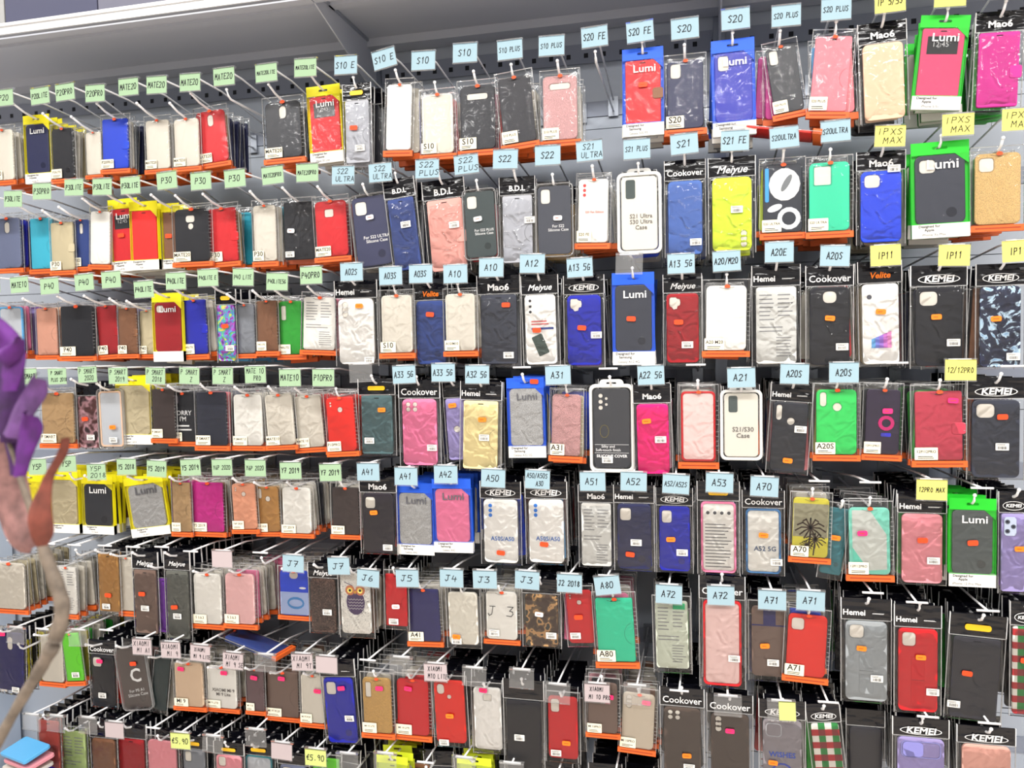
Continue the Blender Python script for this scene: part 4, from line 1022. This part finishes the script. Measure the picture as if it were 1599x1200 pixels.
for k, _, _, _, p, pk, dx, dz, rot in far:
    Y = p['Y'] + k * SLOT * 2.05; w_ = min(p['w'], .082) if p['w'] > .05 else .06; h_ = max(p['h'], .11) * random.uniform(.94, 1.02)
    if nb < budget and k == 1:
        nb += 1; kn = KN[pk['kind']]
        label = '%s %s in %s hanging behind %s' % (CN.get(pk['col'], pk['col']), SN.get(pk['style'], 'back case'), kn[1], p['where'])
        place(p, Y, w_, h_, dx, dz, rot, kn[0], label, kn[2] + ' ' + ROWN[p['row']], pk, False, k * 13 + p['ord'])
    else:
        M = Matrix.Translation((p['loc'].x + dx, Y, p['loc'].z + dz)) @ Matrix.Rotation(math.radians(rot), 4, 'Y')
        for pn, mb, subs in make_pack(pk, w_, h_, False, k * 13 + p['ord']):
            for b in [mb] + [s for _, s in subs]:
                kk = len(stuff.v); stuff.v += [tuple(M @ Vector(v)) for v in b.v]; stuff.f += [tuple(i + kk for i in q) for q in b.f]; stuff.m += b.m; stuff.s += b.s
# stacks of black-topped bags on hooks whose front pack hangs below the frame or further back
for row, px, py in EXTRA_BLACK:
    for k in range(9):
        Y = 1.93 + k * .03 + random.uniform(-.003, .003); q = at(px, py, 1.93)
        pk = dict(kind='HB', style='b:none', col=random.choice(['black', 'darkgrey', 'brown', 'navy']), o={})
        M = Matrix.Translation((q.x + random.uniform(-.01, .01), Y, q.z + random.uniform(-.008, .004))) @ Matrix.Rotation(math.radians(random.uniform(-5, 5)), 4, 'Y')
        for pn, mb, subs in make_pack(pk, .085, .19, False, k + int(px)):
            kk = len(stuff.v); stuff.v += [tuple(M @ Vector(v)) for v in mb.v]; stuff.f += [tuple(i + kk for i in qq) for qq in mb.f]; stuff.m += mb.m; stuff.s += mb.s
tag(stuff.build('phone_case_packs'), 'further phone case packs hanging deep on the hooks behind the front ones', 'phone cases', None, 'stuff')
# ---------------------------------------------------------------- hooks with their ticket holders
TC = {'g': (158, 188, 152), 'b': (156, 184, 196), 'y': (226, 220, 116), 'w': (190, 176, 178), 'n': (206, 216, 130)}
TW, TH = .0605, .044
TN = {'g': 'green', 'b': 'blue', 'y': 'yellow', 'w': 'white', 'n': 'lime'}
def make_hook(row, tagpos, c, txt, rot, xh, zp, ytip, label):
    """xh, zp: where the prong runs; tagpos: centre of the ticket; ytip: how far the prong reaches"""
    e = empty('display_hook', (xh, YBACK, zp)); tag(e, label, 'hook', 'wire display hooks in row ' + ROWN[row])
    L_ = lambda x, y, z: (x - xh, y - YBACK, z - zp)
    b = MB(); b.tube([L_(xh, YBACK - .004, zp), L_(xh, ytip + .004, zp), L_(xh, (ytip + YTAG + .008) / 2, zp + .007), L_(xh, YTAG + .008, zp + .02)], .003, WIRE); b.ball(L_(xh, YTAG + .008, zp + .02), .0042, WIRE)
    b.build('prong', e)
    zt = tagpos.z + (TH / 2 if c != 't' else 0)
    b = MB(); b.tube([L_(xh, YBACK - .004, zp + .03), L_(xh * .3 + tagpos.x * .7, ytip + .06, zt - .001), L_(tagpos.x, YTAG + .003, zt)], .0024, WIRE)
    b.build('ticket_arm', e)
    b = MB(); b.tube([L_(tagpos.x - .022, YTAG + .003, zt), L_(tagpos.x + .022, YTAG + .003, zt)], .0026, WIRE); b.build('crossbar', e)
    b = MB(); b.box(-.014, .014, -.006, 0, -.016, .038, mat((150, 156, 166), 'metal')); b.build('back_plate', e)
    if c == 't': return
    ro = rot if rot is not None else random.uniform(-3, 3)
    def turned(mb, name, parent):
        M = Matrix.Rotation(math.radians(ro), 3, 'Y'); q = L_(tagpos.x, YTAG, tagpos.z)
        mb.v = [tuple(M @ Vector(v) + Vector(q)) for v in mb.v]; return mb.build(name, parent)
    hb = MB(); hb.box(-TW / 2 - .001, TW / 2 + .001, -.0012, -.0004, -TH / 2 - .0015, TH / 2, HOLDER); hb.box(-TW / 2 - .001, TW / 2 + .001, -.003, .006, TH / 2 - .002, TH / 2 + .003, HOLDER)
    hb.box(-TW / 2 - .001, TW / 2 + .001, -.003, -.0012, -TH / 2 - .003, -TH / 2, HOLDER)
    ho = turned(hb, 'ticket_holder', e)
    if c != 'c':
        p = MB(); x0 = -TW / 2 if c != 'n' or txt else -TW * .1
        p.box(x0, TW / 2, -.0030, -.0024, -TH / 2, TH / 2, mat(TC[c], 'paper'))
        if txt and row * 0 == 0:
            p.hand(txt, 0, 0, TW * (.86 if len(txt) > 4 else .55), TH * (.86 if '~' in txt else .5), INK, -.0033, .0019 if len(txt) < 8 else .0015)
        turned(p, 'paper_ticket', ho)
for row in range(1, 9):
    hs = sorted([h for h in hooks if h['row'] == row], key=lambda h: h['x'])
    zs = [p['loc'].z for p in packs if p['row'] == row]
    for i, h in enumerate(hs):
        q = at(h['x'], h['y'], YTAG); p = h.get('pack')
        if p: xh, zp, yt = p['loc'].x, p['loc'].z - .011, p['Y'] - .008
        else: xh, zp, yt = q.x, q.z - .05 - (0 if h['c'] != 't' else -.015), YTAG + .02
        if h['c'] == 't': zp = min(zp, q.z - .015)
        kind = {'t': 'no ticket', 'c': 'an empty clear ticket holder'}.get(h['c'], 'a %s paper ticket' % TN.get(h['c'], ''))
        make_hook(row, q, h['c'], h['t'], h['rot'], xh, zp, yt, 'white wire hook with %s, %s from left in row %s' % (kind, ONES[i + 1], ROWN[row]))
i = 0
for p in packs:
    if not p.get('hook'):
        e = empty('display_hook', (p['loc'].x, YBACK, p['loc'].z - .011)); tag(e, 'white wire hook without ticket arm carrying the pack %s' % p['where'], 'hook', 'wire display hooks in row ' + ROWN[p['row']])
        b = MB(); y = p['Y'] - .008 - YBACK; yt = YTAG + .008 - YBACK; b.tube([(0, -.004, 0), (0, y + .004, 0), (0, (y + yt) / 2, .007), (0, yt, .02)], .003, WIRE); b.ball((0, yt, .02), .0042, WIRE); b.build('prong', e)
        b = MB(); b.box(-.014, .014, -.006, 0, -.016, .018, mat((150, 156, 166), 'metal')); b.build('back_plate', e)
# ---------------------------------------------------------------- shelving, room
PANEL = mat((176, 184, 196), 'plastic'); SHELFM = mat((190, 194, 204), 'plastic'); EDGE = mat((236, 238, 240), 'gloss'); DARKM = mat((140, 147, 163), 'plastic')
XL = at(14, 800, YBACK).x; XR = 2.6
ZS = at(800, 50, YBACK).z - .012
XU = at(588, 100, YBACK).x
def simple(name, boxes, kind='structure', parent=None, label=None, cat=None):
    b = MB()
    for bx, m in boxes: b.box(*bx, m)
    o = b.build(name, parent); return tag(o, label, cat, None, kind) if kind or label else o
sh = empty('shelving_unit', (XL, YBACK, 0)); tag(sh, 'pale grey metal wall shelving unit that carries all the hooks', 'shelving')
def su(name, boxes, lab=None):
    b = MB()
    for (x0, x1, y0, y1, z0, z1), m in boxes: b.box(x0 - XL, x1 - XL, y0 - YBACK, y1 - YBACK, z0, z1, m)
    o = b.build(name, sh); return tag(o, lab)
XLL = -3.2
bays = [(XLL, XU), (XU, XU + 1.0), (XU + 1.0, XU + 2.0), (XU + 2.0, XR)]
for a, b_ in bays:
    for z0, z1 in [(.12 + .4 * k, .12 + .4 * (k + 1)) for k in range(6)]:
        su('back_panel', [((a + .002, b_ - .002, YBACK + .004, YBACK + .018, z0 + .001, min(z1, ZS + .3) - .001), PANEL)])
for x in (XLL, XU, XU + 1.0, XU + 2.0, XR):
    su('upright', [((x - .016, x + .016, YBACK - .006, YBACK + .03, .0, ZS + .5), mat((150, 158, 172), 'metal'))])
for row in range(1, 9):
    zs = [(p['loc'].z - .011) for p in packs if p['row'] == row]
    zc = sum(zs) / len(zs)
    for a, b_ in bays: su('hook_rail', [((a + .02, b_ - .02, YBACK + .0001, YBACK + .003, zc - .012, zc + .03), DARKM)])
# perforated strip under the shelf
for a, b_ in bays:
    s = MB(); s.box(a + .018 - XL, b_ - .018 - XL, -.004, -.0005, ZS - .10, ZS - .045, DARKM)
    n = int((b_ - a) / .05)
    for k in range(n): s.box(a + .03 + k * .05 - XL, a + .042 + k * .05 - XL, -.0046, -.004, ZS - .085, ZS - .072, mat((30, 32, 40), 'matte'))
    s.build('slotted_strip', sh)
SHL = ['pale grey metal shelf board above the green tickets, with white front edge', 'pale grey metal shelf board above the blue tickets, right of the bracket', 'pale grey metal shelf board above the yellow tickets', 'pale grey metal shelf board at the far right end']
tsx = [(XLL, XU), (XU, XU + 1.0), (XU + 1.0, XU + 2.0), (XU + 2.0, XR)]
YF = YBACK - .42
for a, b_ in tsx:
    t_ = MB()
    X0, X1 = a + .002 - XL, b_ - .002 - XL
    t_.box(X0, X1, YF - YBACK + .004, -.002, ZS + .012, ZS + .018, SHELFM)
    t_.box(X0, X1, -.07, -.01, ZS - .012, ZS + .012, SHELFM)
    t_.box(X0, X1, YF - YBACK + .10, YF - YBACK + .13, ZS + .004, ZS + .012, SHELFM)
    sb = empty('shelf_board', (XL, YBACK, 0)); tag(sb, SHL.pop(0), 'shelf', 'metal boards of the top shelf')
    o = t_.build('board', sb)
    e_ = MB(); e_.box(X0, X1, YF - YBACK - .002, YF - YBACK + .004, ZS - .008, ZS + .018, EDGE); e_.box(X0, X1, YF - YBACK - .008, YF - YBACK - .002, ZS + .012, ZS + .02, EDGE)
    e_.box(X0, X1, YF - YBACK + .004, YF - YBACK + .03, ZS - .018, ZS - .014, SHELFM)
    e_.build('front_edge', o)
for x in (XLL, XU, XU + 1.0, XU + 2.0):
    xw = x; k = MB(); x -= XL; prof = [(YF - YBACK + .03, ZS + .01), (-.006, ZS + .01), (-.006, ZS - .13), (-.03, ZS - .13), (YF - YBACK + .03, ZS - .02)]
    k.add([(x - .002, y, z) for y, z in prof] + [(x + .002, y, z) for y, z in prof], [(0, 1, 2, 3, 4), (9, 8, 7, 6, 5)] + [(i, (i + 1) % 5 + 0, (i + 1) % 5 + 5, i + 5) for i in range(5)], mat((196, 200, 210), 'plastic'))
    k.box(x - .008, x + .008, YF - YBACK + .03, -.006, ZS + .004, ZS + .012, mat((170, 176, 186), 'metal'))
    tag(k.build('shelf_bracket'), 'grey metal bracket holding up the top shelf', 'bracket', 'shelf brackets').location = (XL, YBACK, 0)
b = MB(); b.box(XL + .06, XR, YF + .02, YBACK - .01, .05, .12, SHELFM); b.box(XL + .06, XR, YF + .04, YBACK - .03, 0, .05, DARKM); tag(b.build('base_shelf'), 'pale grey base shelf at the foot of the shelving', 'shelf')
# things on the top shelf
def carton(x0, x1, depth, hgt, rgb, label, cat='box', name='cardboard_carton', tape=True):
    e = empty(name, ((x0 + x1) / 2, YBACK - .03 - depth / 2, ZS + .018)); tag(e, label, cat)
    wd = (x1 - x0) / 2
    b = MB(); b.box(-wd, wd, -depth / 2, depth / 2, 0, hgt, mat(rgb, 'matte')); b.build('carton_body', e)
    f = MB(); f.box(-wd, wd, -depth / 2 - .003, 0, hgt, hgt + .003, mat(tuple(int(v * .95) for v in rgb), 'matte')); f.box(-wd, wd, .002, depth / 2, hgt, hgt + .003, mat(rgb, 'matte')); f.build('top_flap', e)
    return e
cx = lambda px: at(px, 10, YBACK - .30).x
carton(cx(-60), cx(20), .3, .3, (190, 190, 188), 'light grey block at the far left end of the top shelf', name='storage_box')
carton(cx(22), cx(164), .3, .3, (96, 98, 122), 'dark grey-blue storage box on the top shelf, left of the paler grey box', name='storage_box')
carton(cx(166), cx(311), .3, .3, (134, 134, 150), 'pale grey storage box on the top shelf, between darker box and orange box', name='storage_box')
e = carton(cx(314), cx(400), .28, .2, (250, 160, 20), 'orange box with dark markings on the top shelf', name='orange_box')
b = MB(); q0, q1 = -.06, .09
for x in (-.045, .0, .02): b.box(x, x + .012, -.1442, -.14, .004, .03, mat((60, 30, 30), 'ink'))
b.build('printed_marking', e)
# the pack that slipped and lies on the tops of the second row, and one lying on the seventh
def lying(px0, px1, py, Y, col, tilt, label):
    a, b_ = at(px0, py, Y), at(px1, py, Y)
    e = empty('bagged_phone_case', ((a.x + b_.x) / 2, Y, a.z), (math.radians(-78), math.radians(tilt), math.radians(82)))
    tag(e, label, 'phone case', 'packs lying on top of other packs')
    pk = dict(kind='OB', style='cl' if col == 'clear' else 'f', col=col, o={})
    for pn, mb, subs in make_pack(pk, .085, b_.x - a.x, True, 5):
        mb.v = [(x, y, z + (b_.x - a.x) / 2) for x, y, z in mb.v]; q = mb.build(pn, e)
        for sn, sm in subs: sm.v = [(x, y, z + (b_.x - a.x) / 2) for x, y, z in sm.v]; sm.build(sn, q)
lying(1105, 1285, 214, 1.90, 'orangered', 4, 'orange-red case in orange-based bag lying crosswise between row one and row two')
lying(352, 452, 1000, 1.93, 'denim', 0, 'blue case in orange-based bag lying across the hooks of row seven')
# room
simple('floor', [((-6, 6, -4, 2.6, -.05, 0), mat((214, 202, 190), 'gloss'))])
simple('ceiling', [((-6, 6, -4, 2.6, CEIL, CEIL + .05), mat((226, 226, 222), 'matte'))])
simple('wall_back', [((-6, 6, 2.5, 2.6, 0, CEIL), mat((150, 156, 176), 'matte'))])
simple('wall_front', [((-6, 6, -4.1, -4, 0, CEIL), mat((200, 200, 200), 'matte'))])
for k, (lx, ly) in enumerate(LAMPS):
    e = empty('ceiling_lamp', (lx, ly, CEIL)); tag(e, 'long white ceiling lamp', 'lamp', 'ceiling lamps')
    b = MB(); b.box(-.78, .78, -.18, .18, -.06, 0, mat((230, 230, 230), 'matte')); b.build('housing', e)
# pale column left of the shelving
b = MB(); xe = at(-60, 900, 1.6).x; b.box(XL - .3, XL + .02, 2.12, 2.25, .0, 1.33, mat((214, 226, 242), 'plastic')); b.box(XL - .3, XL + .03, 2.10, 2.25, 0, .06, mat((150, 166, 190)))
tag(b.build('display_cabinet'), 'pale blue cabinet beside the left end of the hooks', 'cabinet')
# cases lying in a heap at bottom left
for i, (px, py, col, rz) in enumerate([(40, 1172, 'lightblue', 14), (46, 1184, 'softpink', 10), (44, 1196, 'clear', 6), (66, 1212, 'royal', 3), (40, 1222, 'silver', 8)]):
    q = at(px, py, 1.80); e = empty('phone_case', (q.x, 1.80, q.z), (math.radians(80), 0, 0)); e.rotation_euler = (math.radians(84), math.radians(-rz), math.radians(70)); tag(e, '%s phone case lying in the heap at the bottom left corner' % CN.get(col, col), 'phone case', 'loose cases in the heap')
    for pn, mb, subs in make_case('cl', col, .075, .15, .009, 0, 0):
        o = mb.build(pn, e)
        for sn, sm in subs: sm.build(sn, o)
tb = at(40, 1245, 1.8); b = MB(); b.box(at(-80, 1200, 1.7).x, at(110, 1245, 1.8).x, 1.70, 1.9, tb.z - .02, tb.z, mat((190, 196, 206))); b.box(at(-80, 1200, 1.7).x, at(110, 1245, 1.8).x, 1.86, 1.88, 0, tb.z - .02, mat((190, 196, 206)))
tag(b.build('low_table'), 'small pale table under the heap of loose cases at the bottom left', 'table')
# ---------------------------------------------------------------- artificial flower in the foreground
YFL = .72
def leafm(mb, px, m, width, Y=YFL, curl=.01, thick=.0012):
    """a petal along pixel spine points; width list in px"""
    def cr(a, b, c, d, t): return .5 * (2 * b + (c - a) * t + (2 * a - 5 * b + 4 * c - d) * t * t + (3 * b - a - 3 * c + d) * t ** 3)
    q3 = [(x, y, w_) for (x, y), w_ in zip(px, width)]; qq = [q3[0]] + q3 + [q3[-1]]; fine = []
    for i in range(1, len(qq) - 2):
        for k in range(4): fine.append(tuple(cr(qq[i - 1][c], qq[i][c], qq[i + 1][c], qq[i + 2][c], k / 4) for c in range(3)))
    fine.append(q3[-1]); px = [(a, b) for a, b, _ in fine]; width = [max(c, 1) for _, _, c in fine]
    P = [at(x, y, Y) for x, y in px]; n = len(P); sc = (at(1, 0, Y) - at(0, 0, Y)).length
    vs = []; cols = 7
    for side in (0, 1):
        for i, p in enumerate(P):
            d = (P[min(i + 1, n - 1)] - P[max(i - 1, 0)]).normalized(); nn = Vector((d.z, 0, -d.x))
            for j in range(cols):
                u = j / (cols - 1) * 2 - 1
                q = p + nn * u * width[i] * sc / 2
                q.y += -curl * (1 - u * u) + curl * .5 * math.sin(i * .35) + side * thick + .0015 * math.sin(j * 2.1 + i * .5)
                vs.append(tuple(q))
    N_ = n * cols; fs = []
    for i in range(n - 1):
        for j in range(cols - 1):
            a = i * cols + j; fs.append((a, a + 1, a + cols + 1, a + cols)); fs.append((a + N_ + cols, a + cols + 1 + N_, a + 1 + N_, a + N_))
    for i in range(n - 1):
        for j in (0, cols - 1): a = i * cols + j; fs.append((a, a + cols, a + cols + N_, a + N_))
    mb.add(vs, fs, m, None, True)
fl = empty('artificial_flower', at(0, 1150, YFL)); tag(fl, 'purple artificial flower with brown leaves on a thick stem in the left foreground', 'artificial flower')
o0 = Vector(fl.location)
def fpart(name, fn):
    b = MB(); fn(b); b.v = [(x - o0.x, y - o0.y, z - o0.z) for x, y, z in b.v]; return b.build(name, fl)
PU = mat((98, 30, 124), 'petal'); PD = mat((70, 26, 92), 'petal'); PL = mat((116, 74, 138), 'petal'); LF = mat((160, 116, 112), 'petal'); BR = mat((136, 70, 56), 'petal'); ST = mat((136, 122, 108), 'petal')
fpart('petal', lambda b: leafm(b, [(-20, 500), (0, 545), (14, 590), (22, 640), (20, 690)], PD, [30, 46, 50, 46, 20]))
fpart('petal', lambda b: leafm(b, [(-6, 500), (12, 540), (20, 575), (22, 610)], PU, [14, 34, 36, 20], YFL - .02))
fpart('petal', lambda b: leafm(b, [(36, 528), (20, 545), (4, 560)], PU, [4, 24, 30], YFL - .03))
fpart('petal', lambda b: leafm(b, [(66, 588), (54, 604), (40, 636), (26, 680)], PL, [14, 30, 32, 26], YFL - .01))
fpart('petal', lambda b: leafm(b, [(50, 646), (44, 665), (40, 700), (40, 742)], PU, [18, 32, 28, 14], YFL - .04))
fpart('petal', lambda b: leafm(b, [(-10, 600), (8, 640), (26, 690), (36, 740)], PD, [30, 46, 40, 22], YFL + .01))
fpart('leaf', lambda b: leafm(b, [(-14, 690), (4, 745), (24, 800), (44, 840), (62, 856)], LF, [30, 56, 58, 44, 14], YFL + .02))
fpart('leaf', lambda b: leafm(b, [(107, 684), (94, 712), (80, 742), (72, 785), (68, 825), (66, 852)], BR, [2, 5, 9, 28, 36, 10], YFL - .03))
def smooth(pts, k=5):
    q = [pts[0]] + pts + [pts[-1]]; out = []
    for i in range(1, len(q) - 2):
        for j in range(k):
            t = j / k; out.append(tuple(.5 * (2 * b + (c - a) * t + (2 * a - 5 * b + 4 * c - d) * t * t + (3 * b - a - 3 * c + d) * t ** 3) for a, b, c, d in zip(q[i - 1], q[i], q[i + 1], q[i + 2])))
    return out + [pts[-1]]
_st = smooth([(4, 660), (40, 770), (66, 850), (84, 900), (98, 950), (86, 1000), (66, 1040), (30, 1100), (-20, 1190)])
fpart('stem', lambda b: b.tube([at(x, y, YFL) for x, y in _st], .005, ST, 10, [q[0] + .0005 * math.sin(i * 1.7) for i, q in enumerate(smooth([(v,) for v in (.002, .0035, .006, .0075, .008, .0085, .007, .006, .006)]))]))
